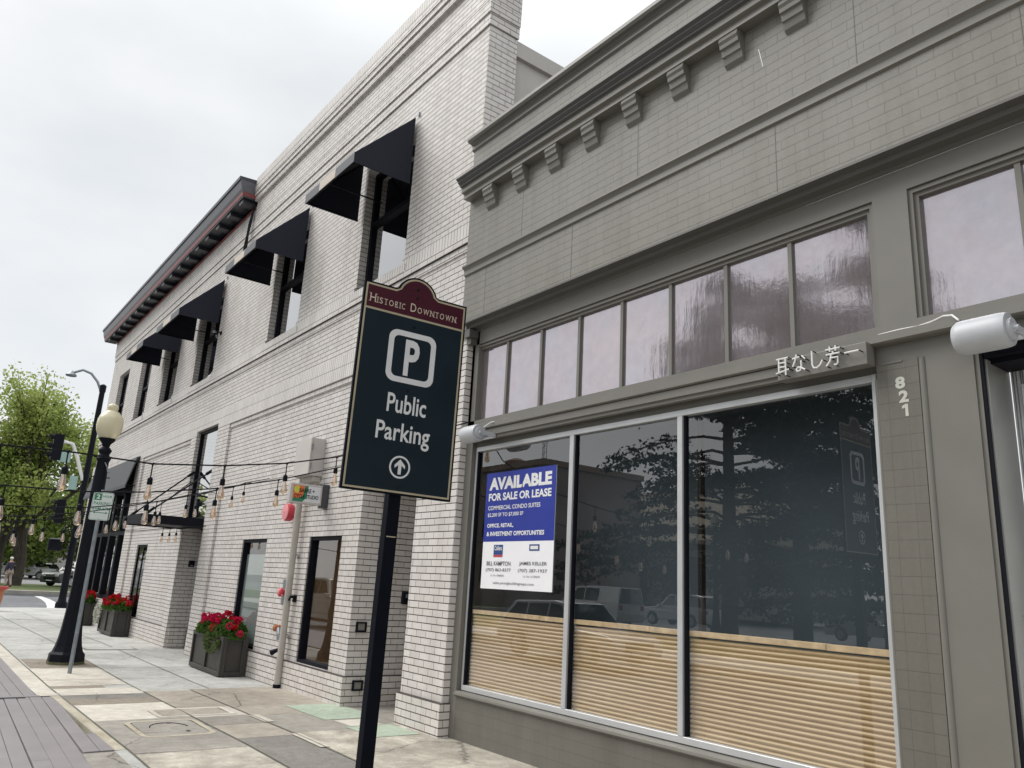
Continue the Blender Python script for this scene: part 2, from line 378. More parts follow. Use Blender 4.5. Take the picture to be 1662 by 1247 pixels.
slab('sidewalk_slab', 'g_stain', -7.86, -6.2, 1.95, 2.965)
slab('sidewalk_slab', 'g_tan', -6.19, 12, 1.95, 2.965)
slab('sidewalk_slab', 'g_tan', -12.12, -10.42, 2.985, 3.605)
slab('sidewalk_slab', 'g_cream', -10.41, -9.70, 2.985, 3.605)
slab('sidewalk_slab', 'g_gray', -9.69, -9.10, 2.985, 3.605)
slab('sidewalk_slab', 'g_tan', -9.09, -8.28, 2.985, 3.605)
slab('sidewalk_slab', 'g_dark', -8.27, -5.9, 2.985, 3.605)
slab('sidewalk_slab', 'g_tan', -5.89, 12, 2.985, 3.605)
slab('sidewalk_slab', 'g_tan', -12.2, -9.62, 3.62, 4.97)
slab('sidewalk_slab', 'g_gray', -9.61, -8.40, 3.62, 4.97)
slab('sidewalk_slab', 'g_stain', -8.39, -5.4, 3.62, 5.04)
slab('sidewalk_slab', 'g_tan', -5.39, 12, 3.62, 5.04)
slab('sidewalk_slab', 'g_gray', -10.1, -8.4, 4.98, 6.6, .003)
slab('sidewalk_paint_patch', 'g_green', -10.25, -9.02, 4.27, 4.98, .008)
slab('sidewalk_paint_patch', 'g_green', -8.50, -7.82, 4.28, 4.84, .008)
slab('sidewalk_paint_patch', 'g_cream', -8.95, -8.52, 4.35, 4.75, .0075)
slab('sidewalk_paint_patch', 'g_cream', -9.62, -9.10, 3.58, 3.70, .012)
slab('sidewalk_paint_patch', 'g_cream', -8.30, -7.55, 3.56, 3.66, .012)
# joints cut in the newer concrete
g = MB()
for x in (-13.6, -15.1, -16.7, -18.3, -19.9, -21.5, -23.1, -24.7, -26.3, -28, -30, -32, -34): g.quad((x, 1.94, gz(x) + .009), (x + .014, 1.94, gz(x) + .009), (x + .014, 4.86, gz(x) + .009), (x, 4.86, gz(x) + .009))
for y in (1.937, 2.972, 3.9): gsheet(g, xs_between(-34.8, -12.2), y, y + .014, .0095)
for y in (1.938, 2.968, 3.607):
    gsheet(g, xs_between(-12.1, 8), y, y + .013, .0135)
tag(g.build('sidewalk_joints', plain('joint_dirt', (.16, .15, .11), .9, 0, .3, 5), fix=False), kind='structure')
# far side of the cross street: kerb, path, lawn, car park
g = MB(); gsheet(g, [-66.4, -54, -52.8], -60, 60, .004); tag(g.build('lawn', M['grass'], fix=False), kind='structure')
g = MB(); gsheet(g, [-52.8, -51.6], -60, 60, .004); g.quad((-51.6, -60, -.02), (-51.6, 60, -.02), (-51.6, 60, -.3), (-51.6, -60, -.3))
tag(g.build('far_pavement', M['g_gray'], fix=False), kind='structure')
g = MB(); gsheet(g, [-140, -66.4], -60, 60, .006); tag(g.build('car_park', groundmat('car_park_asphalt', (.24, .24, .245), (.29, .29, .29), (.2, .2, .2), .5), fix=False), kind='structure')
# white crossing line
g = MB(); pts = []
for x_, y_, w_ in ((-51.5, 6.38, .35), (-48.8, 6.43, .42), (-46, 6.33, .5), (-43, 6.08, .6), (-41, 5.8, .62)): pts.append((x_, y_, w_))
for (xa, ya, wa), (xb, yb, wb) in zip(pts, pts[1:]):
    g.quad((xa, ya - wa / 2, gz(xa) - .15), (xb, yb - wb / 2, gz(xb) - .15), (xb, yb + wb / 2, gz(xb) - .15), (xa, ya + wa / 2, gz(xa) - .15))
tag(g.build('road_marking', M['roadpaint'], fix=False), kind='structure')
# across the street: pavement and lawn
g = MB(); g.box(-90, 60, -9.2, -6.2, -.3, .0); tag(g.build('opposite_pavement', M['g_light']), kind='structure')
g = MB(); g.quad((-90, -18, .01), (60, -18, .01), (60, -9.2, .01), (-90, -9.2, .01)); tag(g.build('opposite_lawn', M['grass'], fix=False), kind='structure')
g = MB(); g.quad((-8.11, 1.58, gz(-8.11) - .004), (3, 1.17, -.004), (3, 1.846, -.004), (-8.11, 1.846, gz(-8.11) - .004)); tag(g.build('sidewalk_slab', M['g_gray'], fix=False), kind='structure')
# hand-hole cover and utility lids let into the pavement
def rrect(x0, x1, y0, y1, r, n=5):
    P = []
    for cx_, cy_, a0 in ((x1 - r, y1 - r, 0), (x0 + r, y1 - r, 90), (x0 + r, y0 + r, 180), (x1 - r, y0 + r, 270)):
        for i in range(n + 1):
            t = RAD(a0 + 90 * i / n); P.append((cx_ + r * math.cos(t), cy_ + r * math.sin(t)))
    return P
def lid(name, x0, x1, y0, y1, r, bw, frame, face, label, grip=True):
    xc, yc = (x0 + x1) / 2, (y0 + y1) / 2; z = gz(xc) + .012
    t = thing(name, (xc, yc, z - .006), label, 'utility cover', 'utility covers in the pavement')
    o = rrect(x0, x1, y0, y1, r); i = rrect(x0 + bw, x1 - bw, y0 + bw, y1 - bw, max(r - bw * .5, .01)); n = len(o)
    m = MB(); m.add([(a, b, z) for a, b in o] + [(a, b, z) for a, b in i], [(k, (k + 1) % n, n + (k + 1) % n, n + k) for k in range(n)]); m.build('frame', M[frame], t, fix=False)
    i2 = rrect(x0 + bw + .012, x1 - bw - .012, y0 + bw + .012, y1 - bw - .012, max(r - bw * .5, .01))
    m = MB(); m.add([(a, b, z - .002) for a, b in i2], [tuple(range(len(i2)))]); p = m.build('lid', M[face], t, fix=False)
    if grip:
        m = MB(); m.tube([(xc + .30 * math.cos(a) * .9, yc + .19 * math.sin(a), z - .001) for a in [RAD(q) for q in range(95, 275, 15)]], .006, 5); m.build('grip', M['black'], p)
        for hx, hy in ((x0 + .22, yc + .05), (x1 - .22, yc + .12)):
            m = MB(); m.lathe([(.022, 0), (.022, .004)], (hx, hy, z - .001), 8); m.build('lifting_hole', M['black'], p)
    return t
lid('utility_cover', -9.56, -8.62, 2.19, 2.93, .13, .055, 'curb', 'g_gray', 'square rounded vault lid with pale border and curved grip in gray slab')
lid('utility_cover', -10.36, -9.80, 2.62, 3.5, .03, .06, 'g_cream', 'g_tan', 'long narrow tan lid with cream border behind the rounded vault lid', False)
lid('utility_cover', -18.9, -18.35, 3.3, 4.3, .02, .03, 'g_gray', 'g_light', 'flush pale rectangular lid in light concrete before the middle planter', False)
# parklet deck: separate boards, gaps between, on a dark frame
t = thing('parklet_deck', (-11.9, .6, -.1), 'gray composite board deck of the street parklet beside the kerb', 'deck')
m = MB(); m.box(-11.97, 2, -.9, 1.55, -.12, -.045); m.box(-30, -8.2, -.9, 1.68, -.24, -.135); m.build('substructure', M['black'], t)
m = MB(); pw = .1375
def yl(k, x): return min(1.726 - .0375 * (x + 11.85) - k * pw, 1.845)
for k in range(-2, 19):
    e = {-2: [-9.02, -8.12], -1: [-11.86, -10.93, -9.04, -8.12]}.get(k, [-11.86, -6.1 - .9 * (k % 3), 2])
    for a, b in zip(e, e[1:]):
        a += .003; b -= .003; P = [(a, yl(k + 1, a) + .007), (b, yl(k + 1, b) + .007), (b, yl(k, b)), (a, yl(k, a))]
        if min(P[2][1] - P[1][1], P[3][1] - P[0][1]) < .01: continue
        m.prism(P, lambda p, z: (p[0], p[1], gz(p[0]) + z), -.045, .008)
for k in []:
    y1 = 1.826 - k * pw; y0 = y1 - pw + .007
    e = [-11.86, -9.0, -6.4, 2] if k == 0 else ([-11.86, -10.9, -8.1, 2] if k == 1 else [-11.86, -6.1 - .9 * (k % 3), 2])
    if k == 0: e = [-11.86, -9.0, -8.12]
    for a, b in zip(e, e[1:]): m.box(a + .004, b - .004, y0, y1, -.045, gz(a) + .03 - .01 * (k == 0 and a < -9))
m.box(-11.975, -11.87, -.8, 1.72, -.06, -.040)
m.build('boards', M['deck'], t, bevel=.003, seg=1)
m = MB()
for k in range(18):
    y1 = 1.69 - k * pw; y0 = y1 - pw + .007
    e = [-30, -21 - k % 3, -16.1, -12.0] if k % 2 else [-30, -19, -11.99]
    for a, b in zip(e, e[1:]): m.box(a + .004, b - .004, y0, y1, -.13, -.052)
m.build('rear_boards', M['deck'], t)

# ------------------------------------------------------------------ white brick building
WY = 4.95; WX0, WX1 = -31.8, -7.60
OPEN = dict(
    a1=(-10.99, -9.44, 6.03, 8.19), a2=(-14.97, -13.40, 6.03, 8.19), a3=(-20.22, -18.50, 6.03, 8.19), a4=(-23.56, -22.0, 6.03, 8.19),
    a5=(-26.77, -25.27, 6.03, 8.19), a6=(-30.25, -28.65, 6.03, 8.19), lo1=(-11.67, -10.53, .355, 2.19), lo2=(-14.73, -13.49, .355, 2.19),
    nar=(-23.1, -21.95, .355, 2.17), ent=(-18.78, -17.2, -.3, 4.715), ent2=(-10.0, -8.51, -.3, 3.05), shop=(-30.9, -24.72, .60, 4.66))
def wall_open(m, x0, x1, z0, z1, y, ops, depth):
    xs = sorted({x0, x1} | {v for o in ops for v in o[:2]}); zs = sorted({z0, z1} | {v for o in ops for v in o[2:4]})
    for a, b in zip(xs, xs[1:]):
        for c, d in zip(zs, zs[1:]):
            xm, zm = (a + b) / 2, (c + d) / 2
            if any(o[0] < xm < o[1] and o[2] < zm < o[3] for o in ops) or c < z0 or d > z1: continue
            m.quad((a, y, c), (b, y, c), (b, y, d), (a, y, d))
    for o in ops:
        a, b, c, d = o[:4]; q = y + (o[4] if len(o) > 4 else depth); c = max(c, z0)
        m.quad((a, y, c), (a, y, d), (a, q, d), (a, q, c)); m.quad((b, y, c), (b, q, c), (b, q, d), (b, y, d))
        m.quad((a, y, d), (b, y, d), (b, q, d), (a, q, d)); m.quad((a, y, c), (a, q, c), (b, q, c), (b, y, c))
wb = thing('white_brick_building', (WX0, WY, -.3), 'two storey white brick building with dark cornice and black awnings', 'building')
dep = dict(lo1=.12, lo2=.12, nar=.14, ent=.5, ent2=1.9, shop=.22)
m = MB(); wall_open(m, WX0, WX1, -.4, 10.2, WY, [o + (dep.get(k, .30),) for k, o in OPEN.items()], .3)
m.quad((WX1, WY, -.4), (WX1, 5.42, -.4), (WX1, 5.42, 10.2), (WX1, WY, 10.2))
m.quad((WX0, WY, -.4), (WX0, 16, -.4), (WX0, 16, 10.2), (WX0, WY, 10.2))
m.build('wall', M['brick'], wb, fix=False)
m = MB(); m.box(WX1 - .3, WX1 - .08, 5.42, 16, 3, 8.78); m.box(WX1 - .34, WX1 - .02, 5.43, 16, 8.78, 9.02); m.build('side_wall', M['stucco'], wb)
m = MB(); m.box(WX0 + .01, WX1 - .35, 5.4, 15.9, 8.0, 8.6); m.build('roof', M['g_gray'], wb)
m = MB(); m.quad((-8.51, WY + 1.9, -.3), (-10, WY + 1.9, -.3), (-10, WY + 1.9, 3.05), (-8.51, WY + 1.9, 3.05)); m.box(-9.75, -8.75, WY + 1.84, WY + 1.89, -.02, 2.3); m.build('door', M['black'], wb)
# plinth
m = MB(); P_ = .055
def plinth(a, b):
    m.box(a, b, WY - P_, WY, -.4, .345)
plinth(WX0 - .05, -18.79); plinth(-17.19, -10.0 + .05); plinth(-8.51 - .0, WX1 + .04)
m.box(WX1, WX1 + .04, WY, 5.03, -.4, .345); m.box(-10.0, -10.0 + .05, WY, 6.8, -.4, .345); m.box(-18.78, -18.73, WY, 5.3, -.4, .345)
m.build('plinth', M['brick'], wb)
# belt courses
def segs(x0, x1, gaps):
    x = x0
    for a, b in sorted(gaps):
        if a > x: yield (x, a)
        x = max(x, b)
    if x < x1: yield (x, x1)
upg = [OPEN[k][:2] for k in ('a1', 'a2', 'a3', 'a4', 'a5', 'a6')]
m = MB()
for a, b in segs(WX0 - .03, WX1, upg): m.box(a, b, WY - .03, WY, 5.90, 6.12)
m.mi = 1; m.box(WX0 - .04, WX1, WY - .045, WY, 5.80, 5.90); m.box(WX0 - .02, WX1, WY - .02, WY, 5.70, 5.80)
m.build('upper_belt_course', [M['soldier'], M['brick']], wb)
m = MB()
for a, b in segs(WX0 - .05, WX1, [OPEN['ent'][:2]]): m.box(a, b, WY - .05, WY, 4.61, 5.0)
m.box(OPEN['ent'][0], OPEN['ent'][1], WY - .048, WY, 4.72, 4.998)
m.mi = 1
for a, b in segs(WX0 - .03, WX1, [(-31.2, -23.93), (-19.2, -16.4)]): m.box(a, b, WY - .025, WY, 4.51, 4.61)
m.build('lower_belt_course', [M['soldier'], M['brick']], wb)
for a, b in ((-17.19, -16.42), (-19.2, -18.79), (-24.71, -23.95), (WX0 - .03, -31.2)):
    m = MB(); m.box(a, b, WY - .048, WY, .346, 4.61); m.build('pier', M['brick'], wb)
# parapet
m = MB()
def band(p, z0, z1, x0=WX0): m.box(x0 - p, WX1 + p, WY - p, 5.43, z0, z1)
for p, z0, z1 in ((.025, 9.02, 9.2), (.045, 9.2, 9.385)): band(p, z0, z1)
XC = -16.78
for p, z0, z1 in ((.05, 9.385, 9.87), (.11, 9.87, 9.995), (.135, 9.995, 10.10), (.15, 10.10, 10.23)): m.box(XC, WX1 + p, WY - p, 5.43, z0, z1)
m.box(WX0 - .045, XC, WY - .045, 5.4, 9.385, 9.86)
m.mi = 1; m.box(XC, WX1 + .14, WY - .14, 5.43, 10.23, 10.45)
m.build('parapet', [M['brick'], M['soldier']], wb)
m = MB(); m.box(-17.3, -16.8, 5.0, 5.5, 10.0, 10.52); m.build('roof_flashing', M['steel'], wb)
# dark bracketed cornice over the left part
m = MB(); XL = -32.6
m.xprof([(4.95, 9.88), (4.555, 9.88), (4.555, 9.92), (4.95, 9.92)], XL + .12, XC)
m.mi = 1; m.xprof([(4.53, 10.02), (4.50, 10.08), (4.47, 10.2), (4.455, 10.29), (4.95, 10.29), (4.95, 10.02)], XL + .05, XC)
m.mi = 0; m.xprof([(4.43, 10.29), (4.425, 10.37), (4.95, 10.40), (4.95, 10.29)], XL, XC)
m.box(WX0 - .02, XC, 4.905, 4.949, 9.74, 9.87)
cn = m.build('cornice', [M['corn'], M['corncove']], wb)
m = MB(); m.xprof([(4.545, 9.92), (4.53, 10.015), (4.95, 10.015), (4.95, 9.92)], XL + .08, XC); m.build('trim', M['cornred'], cn)
m = MB(); m.box(WX0 - .02, XC, 4.88, 4.904, 9.70, 9.76); m.build('trim', M['cornred'], cn)
for k in range(18):
    x = -31.75 + .868 * k; m = MB(); m.box(x - .12, x + .12, 4.60, 4.90, 9.79, 9.875); m.mi = 1; m.box(x - .125, x + .125, 4.592, 4.60, 9.79, 9.878)
    m.build('cornice_bracket', [M['corn'], M['corncove']], cn)
# windows
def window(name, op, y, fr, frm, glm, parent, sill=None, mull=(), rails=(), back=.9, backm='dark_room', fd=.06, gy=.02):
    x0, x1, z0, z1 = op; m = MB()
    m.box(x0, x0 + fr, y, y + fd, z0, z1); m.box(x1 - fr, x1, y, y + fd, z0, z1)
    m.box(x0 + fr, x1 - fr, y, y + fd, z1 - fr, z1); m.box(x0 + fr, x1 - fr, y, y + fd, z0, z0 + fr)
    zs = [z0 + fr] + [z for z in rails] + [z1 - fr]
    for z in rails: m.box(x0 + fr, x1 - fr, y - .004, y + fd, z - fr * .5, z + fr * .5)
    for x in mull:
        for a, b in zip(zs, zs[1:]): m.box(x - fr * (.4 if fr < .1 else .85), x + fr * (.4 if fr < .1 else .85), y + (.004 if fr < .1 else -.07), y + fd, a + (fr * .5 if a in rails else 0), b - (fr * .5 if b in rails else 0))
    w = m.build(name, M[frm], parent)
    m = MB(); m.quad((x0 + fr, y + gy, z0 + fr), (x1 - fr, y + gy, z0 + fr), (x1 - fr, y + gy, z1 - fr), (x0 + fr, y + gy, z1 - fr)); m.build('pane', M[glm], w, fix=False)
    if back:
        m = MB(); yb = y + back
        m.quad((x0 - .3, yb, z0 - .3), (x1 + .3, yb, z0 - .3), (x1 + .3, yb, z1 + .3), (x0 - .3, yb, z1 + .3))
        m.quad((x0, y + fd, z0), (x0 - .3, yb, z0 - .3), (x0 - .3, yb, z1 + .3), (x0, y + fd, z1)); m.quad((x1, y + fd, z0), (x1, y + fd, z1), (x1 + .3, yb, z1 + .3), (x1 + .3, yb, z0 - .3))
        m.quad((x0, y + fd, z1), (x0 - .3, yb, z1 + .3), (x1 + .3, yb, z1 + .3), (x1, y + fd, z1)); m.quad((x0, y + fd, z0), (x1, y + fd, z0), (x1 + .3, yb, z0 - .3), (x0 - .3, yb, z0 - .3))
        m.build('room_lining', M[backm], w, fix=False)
    if sill:
        m = MB(); m.box(x0 - .1, x1 + .1, WY - sill, WY + .29, z0 - .13, z0); m.build('sill', M['soldier'], w)
    return w
for k in ('a1', 'a2', 'a3', 'a4', 'a5', 'a6'):
    o = OPEN[k]
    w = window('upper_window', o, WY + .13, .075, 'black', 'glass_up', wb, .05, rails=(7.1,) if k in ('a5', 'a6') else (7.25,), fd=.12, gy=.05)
M['tan_room'] = plain('tan_interior', (.42, .28, .17), .9, 0, .35, .7)
M['curtain'] = plain('gray_curtain', (.20, .21, .22), .9, 0, .2, 20)
window('street_window', OPEN['lo1'], WY + .02, .05, 'black', 'glass_low', wb, back=2.2, backm='tan_room', fd=.12, gy=.06)
w2 = window('street_window', OPEN['lo2'], WY + .02, .05, 'black', 'glass_low', wb, back=.9, fd=.12, gy=.06)
m = MB(); m.quad((-14.67, WY + .10, .42), (-13.55, WY + .10, .42), (-13.55, WY + .10, 1.93), (-14.67, WY + .10, 1.93)); m.build('frosted_film', plain('frosted_film', (.30, .37, .36), .7, 0, .1, 1.2), w2, fix=False)
window('street_window', OPEN['nar'], WY + .03, .06, 'black', 'glass_low', wb, back=.9, mull=(-22.5,))
window('entrance_window', (-18.78, -17.2, 2.66, 4.715), WY + .03, .06, 'black', 'glass_up', wb, back=.5, fd=.10, gy=.04)
window('entrance_door', (-18.78, -17.2, -.1, 2.6), WY + .46, .10, 'black', 'glass_low', wb, back=.9)
m = MB(); m.box(-18.78, -17.2, WY + .1, WY + .46, 2.52, 2.66); m.build('entrance_soffit', M['black'], wb)
window('shop_window', (-30.9, -24.72, .60, 3.86), WY + .10, .13, 'black', 'glass_up', wb, rails=(2.55,), mull=(-26.0, -27.25, -28.5, -29.75), back=1.0)
m = MB(); m.box(-30.9, -24.72, WY + .02, WY + .2, 3.86, 4.66); m.build('spandrel', M['black'], wb)
# ------------------------------------------------------------------ awnings
def awning(x0, x1, label):
    yf, zb, zf, zt = 3.985, 7.32, 7.475, 8.44
    t = thing('window_awning', ((x0 + x1) / 2, WY, zb), label, 'awning', 'black awnings over the upper windows')
    yw = WY - .055; e = .012
    m = MB()
    m.prism([(yw, zt), (yf, zf), (yf + e, zf - e), (yw, zt - .02)], lambda p, q: (q, p[0], p[1]), x0, x1)
    for a in (x0, x1 - e): m.prism([(yw, zt - .02), (yf + e, zf - e), (yf + .002, zb), (yw, zb)], lambda p, q: (q, p[0], p[1]), a, a + e)
    m.build('canopy', M['navy'], t)
    m = MB(); L_ = x1 - x0; c = [x0, x0 + L_ * .31, x0 + L_ * .64, x1]
    for i, (a, b) in enumerate(zip(c, c[1:])):
        m.mi = (1 if i == 1 else 0); m.box(a, b, yf - .008, yf, zb + .01 * (i == 1), zf - .002)
    m.build('valance', [M['patch1'], M['patch2']], t)
    m = MB()
    for z in (zb + .012, zf - .03): m.tube([(x0 + .02, yf + .02, z), (x1 - .02, yf + .02, z)], .012, 6)
    for x in (x0 + .02, x1 - .02, (x0 + x1) / 2):
        m.tube([(x, yf + .02, zb + .012), (x, yw, zb + .012)], .012, 6); m.tube([(x, yf + .02, zf - .03), (x, yw, zt - .05)], .012, 6)
    m.build('frame', M['black'], t)
    m = MB(); m.lathe([(.012, zt + .02), (.012, zt + .10)], (x1 + .02, yw + .04, 0), 6); m.build('hook', M['steel'], t)
for n, (x0, x1) in zip(('nearest, with black, cream and gray valance, largest of the four black awnings', 'second black awning from the near end of the white brick wall',
                        'third black awning from the near end, left of the wall camera', 'farthest and lowest-looking black awning, half hidden behind the third'),
                       ((-11.12, -9.40), (-15.09, -13.38), (-20.5, -18.45), (-23.93, -21.95))):
    awning(x0, x1, n if 'awning' in n.split(',')[0] else 'black awning ' + n if n.startswith('nearest') else n)
# gray awning panel over the far shop window
t = thing('shop_awning', (-27.3, WY, 3.8), 'flat gray cloth awning over the tall dark shop windows at the far corner', 'awning')
m = MB(); m.xprof([(4.90, 4.70), (4.80, 4.66), (4.62, 3.84), (4.64, 3.82), (4.84, 4.64), (4.91, 4.68)], -30.9, -24.35); m.build('canopy', M['awngray'], t)
m = MB(); m.box(-30.9, -24.35, 4.615, 4.64, 3.76, 3.835); m.build('valance', M['awngray'], t)
m = MB()
for x in (-30.8, -24.42): m.tube([(x, 4.65, 3.84), (x, 4.9, 3.84)], .015, 6)
m.build('frame', M['black'], t)
# steel canopy over the entrance
t = thing('entrance_canopy', (-18.1, WY, 2.48), 'flat black steel canopy hung on rods over the dark entrance', 'canopy')
m = MB(); m.box(-18.92, -17.28, 3.70, 4.898, 2.50, 2.54)
for a, b, c, d in ((-18.95, -17.25, 3.67, 3.70), (-18.95, -17.25, 4.86, 4.895)): m.box(a, b, c, d, 2.475, 2.655)
for a in (-18.95, -17.28): m.box(a, a + .03, 3.70, 4.86, 2.476, 2.654)
m.build('deck', M['black'], t)
for a, b in ((-18.86, -18.70), (-17.36, -17.30)):
    m = MB(); m.tube([(a, 3.78, 2.66), (b, WY + .0, 3.78 if a < -18 else 3.70)], .017, 7); m.tube([(a, 3.78, 2.66), (a + (b - a) * .12, 3.78 + .14, 2.66 + .14)], .03, 7)
    m.tube([(b - (b - a) * .1, WY - .12, 3.66 if a < -18 else 3.6), (b, WY, 3.78 if a < -18 else 3.7)], .034, 7); m.build('rod', M['black'], t)
m = MB(); m.tube([(-18.78, WY - .02, 3.55), (-17.9, 4.3, 3.05), (-17.35, 3.75, 2.66)], .012, 6); m.build('rod', M['black'], t)
# downpipe, meter box, bell, fire connection and the like
t = thing('wall_pipe', (-12.03, 4.84, -.06), 'beige vertical conduit pipe climbing the white brick wall under the meter box', 'pipe')
m = MB(); m.tube([(-12.03, 4.855, -.05), (-12.03, 4.855, 2.95), (-12.0, 4.855, 3.04), (-11.9, 4.83, 3.10), (-11.85, 4.83, 3.16)], .052, 12); m.build('tube', M['beigepipe'], t, smooth=True)
m = MB(); m.lathe([(.062, -.06), (.062, .0)], (-12.03, 4.855, 0), 12); m.build('collar', M['black'], t)
m = MB()
for z in (.7, 1.9): m.box(-12.10, -11.96, 4.895, 4.949, z, z + .03)
m.build('clamp', M['beigepipe'], t)
t = thing('meter_box', (-11.76, 4.82, 3.1), 'beige steel electrical cabinet fixed on the white wall above the studio sign', 'cabinet')
m = MB(); m.box(-12.03, -11.47, 4.73, 4.949, 3.11, 3.70); m.build('body', M['offwhite'], t, bevel=.006)
m = MB(); m.box(-12.05, -11.455, 4.70, 4.724, 3.115, 3.695); m.build('door', plain('cabinet_door_paint', (.56, .52, .49), .5, 0, .05, 4), t, bevel=.005)
m = MB(); m.box(-11.456, -11.44, 4.72, 4.74, 3.2, 3.3); m.box(-11.456, -11.44, 4.72, 4.74, 3.5, 3.6); m.build('hinge', M['steel'], t)
m = MB(); m.box(-12.0, -11.5, 4.8, 4.94, 3.03, 3.105); m.build('bracket', M['beigepipe'], t)
t = thing('alarm_bell', (-12.37, WY, 2.58), 'round red fire bell on the white wall under the studio sign', 'alarm bell')
m = MB(); m.lathe([(.06, WY - .001), (.06, WY - .06), (.13, WY - .06), (.145, WY - .10), (.143, WY - .16), (.11, WY - .175)], (-12.37, 0, 2.585), 24, 'y'); m.build('gong', M['red'], t, smooth=True)
m = MB(); m.lathe([(.128, WY - .172), (.125, WY - .182), (.06, WY - .190), (.01, WY - .19)], (-12.37, 0, 2.585), 24, 'y'); m.lathe([(.012, WY - .185), (.012, WY - .2)], (-12.37, 0, 2.585), 8, 'y'); m.build('face', M['pinkred'], t, smooth=True)
t = thing('fire_connection', (-12.42, WY, 1.3), 'small faded red fire department inlet on a steel plate left of the pipe', 'fire inlet')
m = MB(); m.box(-12.50, -12.28, WY - .012, WY - .001, 1.15, 1.53); m.build('plate', M['steel'], t)
m = MB(); m.lathe([(.05, WY - .012), (.045, WY - .05), (.07, WY - .055), (.07, WY - .09), (.05, WY - .11)], (-12.40, 0, 1.33), 14, 'y'); m.build('inlet', M['red'], t, smooth=True)
m = MB(); m.lathe([(.042, WY - .111), (.02, WY - .12)], (-12.40, 0, 1.345), 12, 'y'); m.tube([(-12.50, WY - .075, 1.31), (-12.32, WY - .075, 1.29)], .014, 6); m.build('cap', M['pinkred'], t)
t = thing('hose_tap', (-12.0, WY, 1.25), 'small black tap on the white wall right of the pipe', 'tap')
m = MB(); m.box(-12.02, -11.90, WY - .02, WY - .001, 1.2, 1.30); m.tube([(-11.96, WY - .02, 1.27), (-11.96, WY - .09, 1.27), (-11.96, WY - .1, 1.22)], .016, 7); m.tube([(-12.02, WY - .06, 1.29), (-11.9, WY - .06, 1.29)], .01, 6); m.build('valve', M['black'], t)
t = thing('test_outlet', (-12.42, WY, .75), 'orange brass test outlet on the white wall beside the pipe', 'outlet')
m = MB(); m.lathe([(.05, WY - .001), (.05, WY - .09), (.03, WY - .10)], (-12.45, 0, .78), 10, 'y'); m.box(-12.55, -12.36, WY - .05, WY - .001, .73, .83); m.build('body', plain('brass_orange', (.42, .16, .07), .4, .3, .3, 12), t)
m = MB(); m.tube([(-12.36, WY - .05, .78), (-12.28, WY - .07, .70), (-12.26, WY - .07, .62)], .03, 8); m.build('spout', M['steel'], t)
t = thing('drain_spout', (-12.33, WY, .44), 'short black spout low on the white wall beside the pipe', 'spout')
m = MB(); m.tube([(-12.24, WY, .49), (-12.30, WY - .07, .46), (-12.36, WY - .12, .42)], [.025, .03, .045], 8); m.build('nozzle', M['black'], t)
def steplight(z, label):
    t = thing('step_light', (-10.0, 5.11, z), label, 'wall light', 'square step lights beside the recessed entrance')
    x = -9.995 if z > .35 else -9.94
    m = MB(); 
    for a, b, c, d in ((5.035, 5.055, z - .065, z + .065), (5.165, 5.185, z - .065, z + .065), (5.055, 5.165, z + .045, z + .065), (5.055, 5.165, z - .065, z - .045)): m.box(x, x + .035, a, b, c, d)
    m.build('frame', M['black'], t)
    m = MB(); m.box(x, x + .015, 5.055, 5.165, z - .045, z + .045); m.build('lens', plain('step_light_lens', (.25, .24, .22), .4, 0, .1, 9), t)
steplight(.975, 'upper square black step light on the recess brick'); steplight(.235, 'lower square black step light on the brick plinth of the recess')
t = thing('entry_keypad', (-10, 5.76, 1.36), 'black box keypad deep in the recessed brick entrance', 'keypad')
m = MB(); m.box(-9.999, -9.93, 5.70, 5.82, 1.29, 1.46); m.build('case', M['black'], t, bevel=.006)
m = MB(); m.box(-9.929, -9.925, 5.73, 5.79, 1.38, 1.43); m.build('screen', M['steel'], t)
t = thing('entry_buzzer', (-18.78, 5.2, 1.5), 'small black buzzer on the shaded brick beside the canopied entrance', 'buzzer')
m = MB(); m.box(-18.779, -18.72, 5.15, 5.27, 1.66, 1.80); m.build('case', M['black'], t, bevel=.006)
m = MB(); m.box(-18.719, -18.715, 5.18, 5.24, 1.68, 1.70); m.build('button', M['steel'], t)
t = thing('security_camera', (-18.2, WY, 7.0), 'small black camera on the white wall right of the third awning window', 'camera')
m = MB(); m.box(-18.30, -18.22, WY - .03, WY - .001, 7.0, 7.08); m.tube([(-18.26, WY - .03, 7.06), (-18.26, WY - .16, 7.06)], .018, 6); m.build('mount', M['black'], t)
m = MB(); m.tube([(-18.30, WY - .12, 7.06), (-18.2, WY - .2, 7.02)], .03, 10); m.tube([(-18.34, WY - .06, 6.93), (-18.30, WY - .1, 6.99)], .024, 8); m.build('housing', M['steel'], t, smooth=True)
t = thing('cable_bundle', (-17.0, 4.9, 9.2), 'loose black cable bundle hanging from the end of the dark cornice', 'cables')
m = MB()
for k in range(6): m.tube([(-16.9 + .02 * k, 4.86, 9.75), (-16.95 + .03 * k - .1 * (k % 2), 4.84, 9.35), (-17.1 + .035 * k, 4.84, 8.95 + .05 * (k % 3)), (-17.2 + .05 * k, 4.86, 8.72)], .012, 5)
m.box(-17.3, -17.02, 4.86, 4.93, 8.56, 8.76); m.build('wires', M['black'], t)
